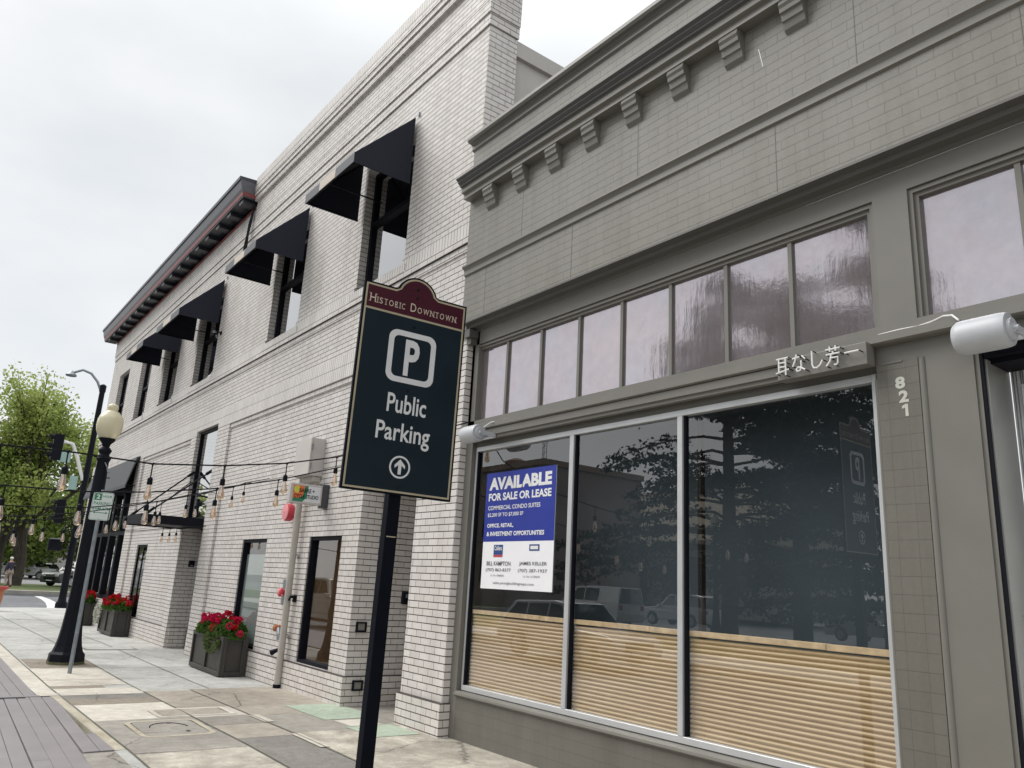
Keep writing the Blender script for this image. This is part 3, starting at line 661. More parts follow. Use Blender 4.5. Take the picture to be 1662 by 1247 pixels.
# blade sign
def text_faces(s, wide=0.0, size=1.0, sp=1.0, align='LEFT'):
    """outline letters as flat triangles; returns verts, faces, (x0, x1, y0, y1)"""
    c = bpy.data.curves.new('txt', 'FONT'); c.body = s; c.size = size; c.offset = wide; c.space_character = sp; c.resolution_u = 3; c.fill_mode = 'FRONT'
    o = bpy.data.objects.new('txt', c); COL.objects.link(o); bpy.context.view_layer.update()
    e = o.evaluated_get(bpy.context.evaluated_depsgraph_get()); me = e.to_mesh()
    v = [tuple(q.co) for q in me.vertices]; f = [tuple(p.vertices) for p in me.polygons]; e.to_mesh_clear()
    bpy.data.objects.remove(o); bpy.data.curves.remove(c)
    xs = [q[0] for q in v] or [0]; ys = [q[1] for q in v] or [0]
    return v, f, (min(xs), max(xs), min(ys), max(ys))
def text_on(m, s, O, U, V, x, y, w, h, wide=0.0, sp=1.0, off=.002):
    """letters fitted into the box x..x+w, y..y+h (metres) of the plane O + a*U + b*V"""
    v, f, (a, b, c, d) = text_faces(s, wide, 1.0, sp); O, U, V = Vector(O), Vector(U), Vector(V); n = U.cross(V).normalized() * off
    kx = w / (b - a); ky = h / (d - c) if h else kx
    m.add([O + U * (x + (p[0] - a) * kx) + V * (y + (p[1] - c) * ky) + n for p in v], f); return m
t = thing('studio_sign', (-11.16, 4.9, 2.63), 'small lit-box blade sign reading BARRE + CYCLE STUDIO with orange, green and yellow panel', 'sign')
m = MB(); m.box(-11.26, -11.16, 4.345, 4.85, 2.635, 2.93); m.build('case', M['offwhite'], t, bevel=.008)
m = MB(); m.box(-11.28, -11.14, 4.85, 4.945, 2.60, 2.955); m.build('bracket', plain('dark_gray_paint', (.05, .05, .06), .4), t)
O, U, V = (-11.16, 4.345, 2.635), (0, 1, 0), (0, 0, 1)
pf = MB(); pf.quad(*[(-11.157, 4.345 + a, 2.635 + b) for a, b in ((.045, .03), (.475, .03), (.475, .265), (.045, .265))]); face = pf.build('face', plain('sign_face_white', (.66, .67, .70), .4), t, fix=False)
m = MB(); q = lambda *P: m.quad(*[(-11.155, 4.345 + a, 2.635 + b) for a, b in P])
q((.045, .03), (.20, .03), (.255, .09), (.275, .265), (.045, .265)); m.mi = 1; q2 = [(-11.1545, 4.345 + a, 2.635 + b) for a, b in ((.045, .075), (.13, .075), (.20, .12), (.22, .265), (.045, .265))]; m.add(q2, [(0, 1, 2, 3, 4)])
m.mi = 2; m.add([(-11.154, 4.345 + .10 + .05 * math.cos(RAD(k * 20)), 2.635 + .205 + .055 * math.sin(RAD(k * 20))) for k in range(18)], [tuple(range(18))])
m.build('coloured_panel', [M['green'], plain('sign_orange', (.68, .16, .05), .4), plain('sign_yellow', (.62, .55, .08), .4)], face, fix=False)
m = MB(); text_on(m, 'BARRE +', O, U, V, .135, .165, .24, .062, .012, off=.009); m.build('lettering', M['black'], face, fix=False)
m = MB(); text_on(m, 'CYCLE STUDIO', O, U, V, .06, .078, .385, .058, .012, off=.009); m.build('lettering', M['black'], face, fix=False)

# ------------------------------------------------------------------ gray building
GX0, GX1 = -7.61, 6.0
gb = thing('gray_shop_building', (GX0, 5.035, 0), 'olive gray painted shop building with bracketed cornice and big windows', 'building')
m = MB()
m.quad((GX0, 4.85, 4.68), (GX1, 4.85, 4.68), (GX1, 4.85, 7.06), (GX0, 4.85, 7.06)); m.quad((GX0, 4.85, 4.68), (GX0, 4.85, 7.06), (GX0, 5.5, 7.06), (GX0, 5.5, 4.68))
m.build('upper_wall', M['graybrick'], gb, fix=False)
m = MB(); m.xprof([(4.85, 4.68), (4.85, 4.66), (4.92, 4.655), (4.93, 4.62), (5.0, 4.61), (5.034, 4.59), (5.034, 4.68)], GX0, GX1); m.build('soffit', M['gray_shaded'], gb)
sm_ = plain('seam_gray_paint', (.17, .163, .147), .8)  # slightly darker gray for the thin brickwork seams
for x, z0, z1 in [(x, 4.69, 5.27) for x in (-7.16, -5.62, -3.2, -1.45, .4)] + [(x, 5.43, 6.05) for x in (-6.5, -4.7, -2.5, -.9, 1)]:
    m = MB(); m.box(x, x + .004, 4.848, 4.85, z0, z1); m.build('wall_seam', sm_, gb)
m = MB(); m.add([(-3.33, 4.848, 6.06), (-3.322, 4.848, 6.06), (-3.285, 4.848, 5.87), (-3.291, 4.848, 5.87)], [(0, 1, 2, 3)]); m.build('paint_scratch', M['white'], gb)
m = MB(); m.xprof([(4.85, 7.02), (4.825, 7.04), (4.825, 7.10), (4.80, 7.115), (4.765, 7.12), (4.745, 7.145), (4.745, 7.185), (4.77, 7.215), (4.85, 7.23), (5.3, 7.23), (5.3, 7.02)], GX0 - .02, GX1); m.build('coping', M['gray'], gb)
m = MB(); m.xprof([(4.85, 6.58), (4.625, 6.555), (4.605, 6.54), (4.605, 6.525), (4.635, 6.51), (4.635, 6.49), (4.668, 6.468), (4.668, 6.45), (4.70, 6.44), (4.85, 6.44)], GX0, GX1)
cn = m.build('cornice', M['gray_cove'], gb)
m = MB(); m.xprof([(4.85, 6.44), (4.70, 6.44), (4.70, 6.375), (4.74, 6.365), (4.74, 6.30), (4.85, 6.30)], GX0 + .001, GX1); m.build('fascia', M['gray'], cn)
for k in range(15):
    x = -7.1 + .591 * k; m = MB()
    m.prism([(4.75, 6.30), (4.735, 6.25), (4.75, 6.225), (4.755, 6.19), (4.775, 6.185), (4.785, 6.125), (4.80, 6.12), (4.815, 6.06), (4.85, 6.03), (4.85, 6.30)], lambda p, q: (q, p[0], p[1]), x - .095, x + .095)
    m.build('cornice_bracket', M['gray'], cn)
m = MB(); m.xprof([(4.85, 5.43), (4.79, 5.405), (4.79, 5.385), (4.815, 5.37), (4.828, 5.345), (4.828, 5.29), (4.85, 5.28)], GX0, GX1); m.build('moulding', M['gray'], gb)
# frame of the shop front
GY = 5.035
m = MB()
m.box(GX0, GX1, GY, 5.3, 4.425, 4.59)
m.box(GX0, -7.55, GY, 5.3, 3.40, 4.425); m.box(-2.555, -2.305, GY, 5.3, 3.40, 4.425)
m.build('transom_wall', M['gray'], gb)
def frame_step(m, x0, x1, z0, z1):
    for d, y in ((0, GY + .018), (.03, GY + .04)):
        m.box(x0 + d, x1 - d, y, y + .05, z1 - d - .03, z1 - d); m.box(x0 + d, x0 + d + .03, y, y + .05, z0, z1 - d - .03); m.box(x1 - d - .03, x1 - d, y, y + .05, z0, z1 - d - .03)
M['transom'] = None
mt, tt, oo = mat_new('rippled_lavender_glass'); pb = bsdf(tt, oo, (.30, .27, .30), .10, 0, .5); co = objco(tt)
n1 = noise(tt, co, 1.6, 5, .6); n2 = noise(tt, co, 9, 4, .65); mpp = N(tt, 'ShaderNodeMapping'); mpp.inputs['Scale'].default_value = (13, 1, 2.2); tt.links.new(co, mpp.inputs['Vector']); n3 = noise(tt, mpp.outputs[0], 1.2, 3)
c_ = mixc(tt, .5, ramp(tt, n1.outputs['Fac'], (.20, .15, .155), (.27, .235, .25), .3, .75).outputs[0], ramp(tt, n2.outputs['Fac'], (.19, .155, .16), (.26, .225, .24), .3, .7).outputs[0])
tt.links.new(c_, pb.inputs['Base Color']); pb.inputs['Roughness'].default_value = .6
a_ = N(tt, 'ShaderNodeMath', operation='MULTIPLY_ADD'); tt.links.new(n2.outputs['Fac'], a_.inputs[0]); a_.inputs[1].default_value = .8; tt.links.new(n3.outputs['Fac'], a_.inputs[2])
bn_ = bump(tt, a_.outputs[0], .003, .2); gt_ = N(tt, 'ShaderNodeBsdfGlossy'); tt.links.new(mixc(tt, .6, ramp(tt, n1.outputs['Fac'], (.80, .70, .73), (.68, .69, .78), .38, .62).outputs[0], ramp(tt, n2.outputs['Fac'], (.70, .66, .70), (.82, .78, .82), .3, .7).outputs[0]), gt_.inputs['Color']); gt_.inputs['Roughness'].default_value = .07; tt.links.new(bn_, gt_.inputs['Normal'])
mxt = N(tt, 'ShaderNodeMixShader'); mxt.inputs[0].default_value = .52; tt.links.new(pb.outputs[0], mxt.inputs[1]); tt.links.new(gt_.outputs[0], mxt.inputs[2]); tt.links.new(mxt.outputs[0], oo.inputs['Surface']); M['transom'] = mt
def transom(x0, x1, muls, label_pane=None):
    m = MB(); frame_step(m, x0, x1, 3.40, 4.42); m.box(x0, x1, GY + .0, GY + .09, 3.402, 3.475)
    for x in muls: m.box(x - .018, x + .018, GY + .05, GY + .10, 3.475, 4.36)
    w = m.build('transom_window', M['gray'], gb)
    e = [x0 + .06] + list(muls) + [x1 - .06]
    for a, b in zip(e, e[1:]):
        m = MB(); m.quad((a, GY + .075, 3.47), (b, GY + .075, 3.47), (b, GY + .075, 4.365), (a, GY + .075, 4.365)); m.build('pane', M['transom'], w, fix=False)
transom(-7.55, -2.555, [-6.957 + .6155 * k for k in range(7)])
transom(-2.305, 4.5, [-1.64 + .6155 * k for k in range(10)])
m = MB(); m.xprof([(GY - .085, 3.39), (GY - .085, 3.335), (GY - .065, 3.325), (GY, 3.325), (GY, 3.40)], -7.47, GX1)
m.xprof([(GY - .06, 3.318), (GY - .06, 3.25), (GY - .04, 3.245), (GY - .04, 3.215), (GY, 3.21), (GY, 3.32)], -7.47, -2.61)
m.box(-7.47, -2.61, GY + .055, 5.2, 3.158, 3.40); m.box(-2.61, -1.955, GY + .002, 5.2, 3.2, 3.40); m.box(-1.955, GX1, GY + .002, 5.2, 3.2, 3.40)
m.build('beam', M['gray'], gb)
m = MB(); m.box(GX0 + .0, -7.47, GY, 5.3, .0, 4.6); m.build('left_pier', M['gray'], gb)
m = MB(); m.box(GX0, -7.5, 4.90, GY, 4.50, 4.60); m.box(GX0, -7.52, 4.94, GY, 4.42, 4.50); m.build('pier_cap', M['gray_shaded'], gb)
m = MB(); m.box(-7.47, -2.60, GY, 5.25, -.02, .445); m.build('bulkhead', M['grayblock'], gb)
m = MB(); m.xprof([(GY - .02, .44), (GY - .035, .455), (GY - .03, .475), (GY, .492), (5.2, .498), (5.2, .445), (GY, .44)], -7.47, -2.60); m.build('window_sill', M['gray'], gb)
m = MB(); m.box(-2.60, -2.32, GY - .006, 5.3, -.02, 3.205); pl = m.build('tiled_pier', M['graytile'], gb)
m = MB(); m.tube([(-2.298, GY + .01, -.02), (-2.298, GY + .01, 3.2)], .024, 10); m.tube([(-2.608, GY + .0, -.02), (-2.608, GY + .0, 3.1)], .010, 8); m.build('bead', M['gray'], gb, smooth=True)
m = MB(); m.box(-2.275, -1.985, GY, 5.3, -.02, 3.2); m.box(-1.985, -1.958, GY + .012, 5.3, -.02, 3.2); m.build('flat_pier', M['gray'], gb)
nc_ = plain('number_cream', (.60, .60, .53), .5)
m = MB(); m.add([(-2.432 + a, GY - .008, 2.822 + b) for a, b in ((.008, 0), (.028, 0), (.028, .082), (.010, .082), (-.012, .070), (-.012, .052), (.008, .058))], [(0, 1, 2, 3, 6), (3, 4, 5, 6)]); m.build('house_numeral', nc_, gb, fix=False)
for s, z, w_, bo in (('8', 3.012, .066, .045), ('2', 2.916, .064, .045)):
    m = MB(); text_on(m, s, (-2.475 + .018 * (s == '2') + .030 * (s == '1') - .003, GY - .006, z), (1, 0, 0), (0, 0, 1), 0, 0, w_, .082, bo); m.build('house_numeral', nc_, gb, fix=False)
m = MB(); m.box(-2.57, -2.515, GY - .008, GY - .005, .50, .508); m.build('paint_chip', M['white'], gb)
m = MB(); m.box(-2.56, -2.42, GY - .012, GY + .01, 3.195, 3.207); m.build('caulk_bead', M['gray'], gb)
# main shop window
m = MB(); FY = 5.085
m.box(-7.462, -7.43, FY, FY + .05, .50, 3.157); m.box(-2.66, -2.625, FY - .02, FY + .05, .50, 3.157)
m.box(-7.43, -2.66, FY - .012, FY + .05, 3.105, 3.157); m.box(-7.43, -2.66, FY - .012, FY + .05, .50, .552)
for a, b in ((-5.795, -5.735), (-4.402, -4.348)): m.box(a, b, FY - .014, FY + .05, .552, 3.105)
sw = m.build('shop_window', M['alu'], gb, bevel=.003, seg=1)
for x in (-7.428, -5.733, -4.346):
    m = MB(); m.box(x, x + .018, FY + .008, FY + .05, .552, 3.105); m.build('glazing_gasket', M['black'], sw)
for a, b in ((-7.43, -5.795), (-5.735, -4.402), (-4.348, -2.66)):
    m = MB(); m.quad((a, FY + .03, .552), (b, FY + .03, .552), (b, FY + .03, 3.105), (a, FY + .03, 3.105)); m.build('pane', M['glass_shop'], sw, fix=False)
m = MB(); yb = 5.62
m.quad((-7.5, yb, 0), (-2.5, yb, 0), (-2.5, yb, 3.3), (-7.5, yb, 3.3)); m.quad((-7.47, 5.15, 0), (-7.47, yb, 0), (-7.47, yb, 3.3), (-7.47, 5.15, 3.3)); m.quad((-2.6, 5.15, 0), (-2.6, 5.15, 3.3), (-2.6, yb, 3.3), (-2.6, yb, 0))
m.quad((-7.5, 5.15, 3.2), (-7.5, yb, 3.2), (-2.5, yb, 3.2), (-2.5, 5.15, 3.2)); m.quad((-7.5, 5.15, .3), (-2.5, 5.15, .3), (-2.5, yb, .3), (-7.5, yb, .3)); m.build('room_lining', M['shop_room'], sw, fix=False)
m = MB(); m.box(-4.325, -4.285, 5.24, 5.29, .6, 3.1); m.build('curtain_post', plain('brown_wood_dark', (.014, .010, .008), .8), sw)
# door bay
m = MB(); m.box(-1.952, -1.938, GY + .012, GY + .035, 0, 3.17); m.box(-1.938, 1, GY + .02, GY + .08, 3.13, 3.185); fr = m.build('door_frame', M['black'], gb)
m = MB(); m.box(-1.95, -1.925, GY + .036, 5.40, 0, 3.12); m.build('jamb_panel', plain('gray_metal_panel', (.42, .42, .405), .3, .5, .06, 2), gb)
m = MB(); m.box(-1.933, 1, GY + .09, 5.384, 3.10, 3.19); m.build('door_soffit', M['black'], gb)
m = MB(); m.box(-1.915, 1, 5.385, 5.43, 0, 3.12)
m.build('entrance_door', M['white'], gb)
m = MB()
for x in (-1.902, -1.885, -1.86, -1.848): m.box(x, x + .005, 5.378, 5.385, .02, 3.1)
m.box(-1.84, 1, 5.38, 5.385, 2.78, 2.786); m.build('door_moulding', M['steel'], gb)
m = MB(); m.box(-1.845, -1.80, 5.34, 5.385, 2.80, 3.0); m.build('door_closer', M['alu'], gb)
# slatted wood screens behind the glass
M['wood'] = None
mw, tw, ow = mat_new('pale_slat_wood'); pw_ = bsdf(tw, ow, (.7, .5, .3), .55, 0, .3); cw = objco(tw); mp2 = N(tw, 'ShaderNodeMapping'); mp2.inputs['Scale'].default_value = (1.2, 8, 14); tw.links.new(cw, mp2.inputs['Vector'])
nw = noise(tw, mp2.outputs[0], 2.2, 5, .6); nw2 = noise(tw, cw, 1.1, 3)
tw.links.new(mixc(tw, .4, ramp(tw, nw.outputs['Fac'], (.60, .43, .25), (.78, .60, .39), .35, .65).outputs[0], ramp(tw, nw2.outputs['Fac'], (.58, .42, .25), (.80, .62, .41)).outputs[0]), pw_.inputs['Base Color'])
M['wood'] = mw; M['woodrail'] = plain('wood_rail', (.72, .52, .31), .55, 0, .2, 12)
for (a, b), lab in zip(((-7.40, -5.775), (-5.725, -4.385), (-4.335, -2.67)), ('slatted pale wood screen behind the glass below the blue lease sign', 'slatted pale wood screen behind the middle shop pane', 'slatted pale wood screen behind the right shop pane beside the tiled pier')):
    t = thing('slat_screen', ((a + b) / 2, 5.2, .5), lab, 'wood screen', 'slatted wood screens in the shop window')
    m = MB(); n = 22; h = (1.285 - .50) / n
    for k in range(n):
        z = .50 + k * h; m.xprof([(5.165, z + .005), (5.150, z + h * .42), (5.148, z + h * .62), (5.158, z + h * .9), (5.175, z + h - .001), (5.18, z + h - .001), (5.18, z + .005)], a, b)
    m.box(a, b, 5.17, 5.19, .5, 1.285); m.build('slats', M['wood'], t)
    m = MB(); c = a + (b - a) * .72; m.box(a, c - .002, 5.135, 5.21, 1.30, 1.342); m.box(c + .002, b, 5.135, 5.21, 1.298, 1.340); m.build('top_rail', M['woodrail'], t, bevel=.003)
# lease poster
t = thing('lease_poster', (-6.62, 5.109, 1.57), 'blue and white poster reading AVAILABLE FOR SALE OR LEASE on the left shop pane', 'poster')
m = MB(); m.box(-7.235, -6.02, 5.106, 5.112, 1.575, 2.835); bd = m.build('board', plain('poster_white', (.88, .88, .90), .5, 0, .02), t)
m = MB(); m.quad((-7.235, 5.1052, 2.075), (-6.02, 5.1052, 2.075), (-6.02, 5.1052, 2.835), (-7.235, 5.1052, 2.835)); m.build('blue_field', plain('poster_blue', (.018, .035, .30), .45, 0, .05), t, fix=False)
O, U, V = (-7.235, 5.1048, 1.575), (1, 0, 0), (0, 0, 1)
for s, x, y, w_, h_, b_ in (('AVAILABLE', .06, 1.065, 1.09, .14, .05), ('FOR SALE OR LEASE', .06, .945, 1.09, .085, .035), ('COMMERCIAL CONDO SUITES', .06, .845, .92, .046, .012),
                            ('$2,200 SF TO $7,000 SF', .06, .765, .64, .046, .012), ('OFFICE, RETAIL,', .06, .645, .48, .050, .03), ('& INVESTMENT OPPORTUNITIES', .06, .56, .0, .048, .03)):
    m = MB(); text_on(m, s, O, U, V, x, y, w_ or 1.0, h_, b_, off=.0008); m.build('white_lettering', M['white'], t, fix=False)
ink = plain('poster_gray_ink', (.12, .12, .13), .6)
for s, x, y, w_, h_, b_ in (('BILL KAMPTON', .095, .245, .43, .045, .008), ('(707) 863-8377', .085, .175, .45, .042, .004), ('JAMES KELLER', .675, .245, .45, .045, .008), ('(707) 287-1937', .66, .175, .47, .042, .004),
                            ('Lic. No. 00868500', .18, .132, .24, .02, 0), ('Lic. No. 01396690', .75, .132, .27, .02, 0), ('sales.youngbuildingnapa.com', .23, .045, .70, .035, 0)):
    m = MB(); text_on(m, s, O, U, V, x, y, w_, h_, b_, off=.0025); m.build('gray_lettering', ink, t, fix=False)
for x, lines in ((.21, 'Colliers'), (.83, '')):
    m = MB(); z0 = .36 if x < .5 else .40; b0 = [(x, z0), (x + .165, z0), (x + .165, .465), (x, .465)]
    m.quad(*[(-7.235 + a, 5.1036, 1.575 + b) for a, b in b0]); m.mi = 1
    if x < .5: m.quad(*[(-7.235 + a, 5.1036, 1.575 + b) for a, b in ((x, .335), (x + .165, .335), (x + .165, .358), (x, .358))])
    m.mi = 2
    if not lines: m.quad(*[(-7.235 + a, 5.1028, 1.575 + b) for a, b in ((x + .02, .415), (x + .145, .415), (x + .145, .45), (x + .02, .45))])
    else: text_on(m, lines, O, U, V, x + .015, z0 + .045, .135, .05, .02, off=.0022)
    m.build('logo', [plain('logo_blue', (.02, .06, .22), .5), plain('logo_red', (.5, .05, .08), .5), M['white']], t, fix=False)
# neon sign on its gray box
t = thing('neon_sign', (-2.98, 4.97, 3.2), 'unlit white neon tube characters on a gray box above the right shop pane', 'sign')
m = MB(); m.box(-3.28, -2.59, 4.895, 5.0, 3.185, 3.342); m.build('backing_box', M['gray'], t, bevel=.004)
CH = {  # strokes on a 10 x 10 square
 0: [[(1, 9), (9, 9)], [(2.6, 9), (2.6, 2.2)], [(7.2, 9), (7.2, 0)], [(2.6, 6.8), (7.2, 6.8)], [(2.6, 4.6), (7.2, 4.6)], [(.6, 1.6), (9.4, 2.9)]],
 1: [[(.8, 7.6), (5.6, 8)], [(3.6, 9.6), (2.6, 6.4), (1, 3.6)], [(7, 8.4), (9.2, 6.4)], [(6.6, 6), (6.6, 2.4), (5.6, .9), (3.8, .8), (3.2, 1.9), (4.4, 2.8), (6.4, 2.4), (9, .9)]],
 2: [[(2.6, 9.6), (2.6, 2.6), (3.4, .9), (5.4, .6), (7.6, 1.8), (9.2, 4)]],
 3: [[(.6, 8.4), (9.4, 8.4)], [(3.2, 9.8), (3.2, 7.2)], [(6.8, 9.8), (6.8, 7.2)], [(5, 7.2), (5, 6)], [(.8, 5.9), (9.2, 5.9)], [(3.4, 4), (8, 4), (7.8, 1.2), (6.8, .2), (5.6, .5)], [(4, 5.9), (3.2, 2.6), (.8, .3)]],
 4: [[(.8, 5), (9.2, 5)]]}
m = MB()
for k, x in enumerate((-3.272, -3.137, -3.002, -2.872, -2.735)):
    w_, h_ = .122, .145
    for s in CH[k]:
        P_ = [(x + p[0] * .1 * w_, 4.855, 3.205 + p[1] * .1 * h_) for p in s]; m.tube(P_, .0062, 6)
        for p in (P_[0], P_[-1]):
            st = MB(); st.tube([p, (p[0] + .006, 4.897, p[2] - .004)], .004, 5); st.build('tube_support', M['black'], t)
m.build('neon_tube', M['white'], t, smooth=True)
# loudspeakers and their cables
def speaker(cx_, cy_, cz, L_, R_, label, flip):
    t = thing('outdoor_speaker', (cx_, cy_, cz), label, 'speaker', 'white cylindrical loudspeakers on the gray beam')
    x0, x1 = cx_ - L_ / 2, cx_ + L_ / 2; m = MB()
    m.lathe([(R_ * .2, x0 - .0), (R_ * .82, x0 + .006), (R_ * .97, x0 + .03), (R_, x0 + .06), (R_, x1 - .05), (R_ * .98, x1 - .02), (R_ * .93, x1), (R_ * .3, x1)], (0, cy_, cz), 28, 'x'); m.build('body', M['plasticwhite'], t, smooth=True)
    m = MB(); m.lathe([(R_ * .62, x1 + .001), (R_ * .6, x1 + .02), (R_ * .2, x1 + .022)], (0, cy_, cz), 20, 'x'); m.lathe([(R_ * .16, x1 + .02), (R_ * .14, x1 + .05)], (0, cy_ - .01, cz), 10, 'x'); m.build('end_cap', M['plasticwhite'], t, smooth=True)
    m = MB(); yw = GY - .03; m.box(x1 + .022, x1 + .034, cy_ - .02, yw, cz - .025, cz + .025); m.box(x0 + .02, x1 + .034, yw - .012, yw, cz - .025, cz + .025); m.box(x0 + .02, x0 + .032, cy_ + R_ * .9, yw - .012, cz - .02, cz + .02); m.build('bracket', M['plasticwhite'], t)
speaker(-1.845, 4.84, 3.205, .30, .107, 'larger white cylindrical loudspeaker over the pier by the white door', 0)
speaker(-7.14, 4.79, 3.235, .30, .098, 'small white cylindrical loudspeaker at the left end of the gray beam beside the white pier', 0)
def cable(pts, r, label, mat='white'):
    m = MB(); m.tube(pts, r, 6); o = m.build('speaker_cable', M[mat], smooth=True); return tag(o, label, 'cable', 'white speaker cables')
cable([(-2.57, 5.028, 3.413), (-2.42, 5.028, 3.418), (-2.30, 5.028, 3.412), (-2.2, 5.02, 3.422), (-2.12, 4.99, 3.430), (-2.05, 4.95, 3.408), (-1.99, 4.89, 3.345)], .0065, 'white cable clipped along the sill to the larger loudspeaker')
cable([(-7.02, 4.85, 3.30), (-6.98, 4.93, 3.375), (-6.9, 4.985, 3.392), (-6.8, 4.992, 3.40)], .007, 'short white cable curling over the small loudspeaker')
# ------------------------------------------------------------------ big parking sign on its post
t = thing('parking_sign', (-4.343, 2.372, 0), 'large dark teal and maroon Historic Downtown Public Parking sign on a black post', 'sign')
SO = Vector((-4.376, 1.997, 0)); SU = Vector((.067, .747, 0)).normalized(); SV = Vector((0, 0, 1)); SN = SU.cross(SV)      # SN faces the camera
tl = RAD(.8); SU, SV = SU * math.cos(tl) - SV * math.sin(tl), SV * math.cos(tl) + SU * math.sin(tl)
SO = SO + Vector((0, 0, 1.6)) - SV * 1.6 + SV * .0
SW = .75
def sp(a, b, d=0): return SO + SU * a + SV * b + SN * d
def outline(i):
    """sign outline inset by i"""
    P = [(i, 2.125 + i), (SW - i, 2.125 + i), (SW - i, 3.475 - i)]
    P += [(.535 - i * .3, 3.475 - i)]
    cx_, cz, r = .375, 3.435, .148
    for k in range(13):
        a = RAD(18 + 144 * k / 12); P.append((cx_ + (r - i) * math.cos(a), cz + (r - i) * math.sin(a)))
    P += [(.215 + i * .3, 3.475 - i), (i, 3.475 - i)]
    return P
m = MB(); m.prism(outline(0), lambda p, d: sp(p[0], p[1], d), -.012, .012); m.build('panel', M['black_gloss'], t)
for s, nm in ((1, 'front'), (-1, 'back')):
    D = lambda k: s * (.012 + .0008 * k)
    m = MB(); o1, o2 = outline(.012), outline(.024); n = len(o1)
    m.add([sp(a, b, D(1)) for a, b in o1] + [sp(a, b, D(1)) for a, b in o2], [(k, (k + 1) % n, n + (k + 1) % n, n + k) for k in range(n)])
    m.quad(*[sp(a, b, D(1.2)) for a, b in ((.024, 3.288), (SW - .024, 3.288), (SW - .024, 3.302), (.024, 3.302))]); m.build('border_line', M['sign_gold'], t, fix=False)
    m = MB(); m.quad(*[sp(a, b, D(.5)) for a, b in ((.024, 2.149), (SW - .024, 2.149), (SW - .024, 3.29), (.024, 3.29))]); m.build('teal_field', M['sign_teal'], t, fix=False)
    m = MB(); P = [(.024, 3.30), (SW - .024, 3.30)] + [p for p in o2 if p[1] > 3.31]; m.add([sp(a, b, D(.5)) for a, b in P], [tuple(range(len(P)))]); m.build('maroon_field', M['sign_maroon'], t, fix=False)
    m = MB()
    # mirrored across the post on the far face so that it reads the right way round there
    U_, O_ = (SU, SO + SN * D(1.5)) if s > 0 else (-SU, SO + SU * SW + SN * D(1.5))
    bx = rrect(.205, .545, 2.845, 3.195, .06, 6); bi = rrect(.242, .508, 2.882, 3.158, .035, 6); n = len(bx)
    Q = lambda a, b: O_ + U_ * a + SV * b
    m.add([Q(a, b) for a, b in bx] + [Q(a, b) for a, b in bi], [(k, (k + 1) % n, n + (k + 1) % n, n + k) for k in range(n)]); m.build('square_outline', M['sign_letter'], t, fix=False)
    m = MB(); text_on(m, 'P', O_, U_, SV, .325, 2.895, .105, .245, .03, off=.0); m.build('letter', M['sign_letter'], t, fix=False)
    m = MB(); text_on(m, 'Public', O_, U_, SV, .240, 2.642, .275, .125, .014, off=.0)
    m.build('lettering', M['sign_letter'], t, fix=False); m = MB(); text_on(m, 'Parking', O_, U_, SV, .185, 2.425, .375, .155, .014, off=.0)
    m.build('lettering', M['sign_letter'], t, fix=False); m = MB(); c = (.372, 2.30); R1, R2 = .072, .060
    a_ = [(c[0] + R1 * math.cos(RAD(k * 10)), c[1] + R1 * math.sin(RAD(k * 10))) for k in range(36)]; b_ = [(c[0] + R2 * math.cos(RAD(k * 10)), c[1] + R2 * math.sin(RAD(k * 10))) for k in range(36)]
    m.add([Q(*p) for p in a_ + b_], [(k, (k + 1) % 36, 36 + (k + 1) % 36, 36 + k) for k in range(36)])
    m.add([Q(c[0] + a, c[1] + b) for a, b in ((-.011, -.046), (.011, -.046), (.011, .012), (.036, -.008), (.036, .012), (0, .05), (-.036, .012), (-.036, -.008), (-.011, .012))], [(0, 1, 2, 8), (2, 3, 4, 5), (8, 2, 5), (8, 5, 6, 7)])
    m.build('arrow_symbol', M['sign_letter'], t, fix=False)
    x = .045
    for wd in ('HISTORIC', 'DOWNTOWN'):
        m = MB()
        for k, ch in enumerate(wd):
            h_ = .058 if k == 0 else .041; w_ = h_ * .82 * {'I': .14, 'W': 1.25, 'N': .85, 'O': .95, 'D': .85, 'H': .85}.get(ch, .68)
            text_on(m, ch, O_, U_, SV, x, 3.338, w_, h_, .004, off=.0)
            if ch in 'HITRN':                                      # small serifs
                for yy in (3.338, 3.338 + h_ - .004):
                    for px in ((x, x + w_) if ch in 'HN' else (x + w_ / 2,)): m.quad(*[Q(a, b) for a, b in ((px - .007, yy), (px + .007, yy), (px + .007, yy + .004), (px - .007, yy + .004))])
            x += w_ + .0105
        x += .030; m.build('heading', M['sign_cream'], t, fix=False)
    for b in (3.50, 3.44, 3.235, 2.80, 2.17):
        m = MB(); m.prism([(math.cos(RAD(k * 45)) * .009, math.sin(RAD(k * 45)) * .009) for k in range(8)], lambda p, d: sp(SW / 2 + p[0], b + p[1], d), D(1), D(6)); m.build('bolt', M['black'], t)
# square post behind the panel
m = MB(); q = .041; pc = [( -q, -q), (q, -q), (q, q), (-q, q)]
PB = SO + SU * (SW / 2) - SN * .056
m.prism(pc, lambda p, z: PB + SU * p[0] + SN * p[1] + SV * z, -.05, 3.45); m.build('post', M['black_gloss'], t, bevel=.006)
m = MB(); m.prism([(-.048, -.048), (.048, -.048), (.048, .048), (-.048, .048)], lambda p, z: PB + SU * p[0] + SN * p[1] + SV * z, .0, .05); m.build('base_collar', M['black'], t)
m = MB(); m.prism([(-.032, .0415), (.030, .0415), (.030, .0425), (-.032, .0425)], lambda p, z: PB + SU * p[0] + SN * p[1] + SV * z, 1.865, 1.872); m.build('paint_scrape', M['sign_gold'], t)

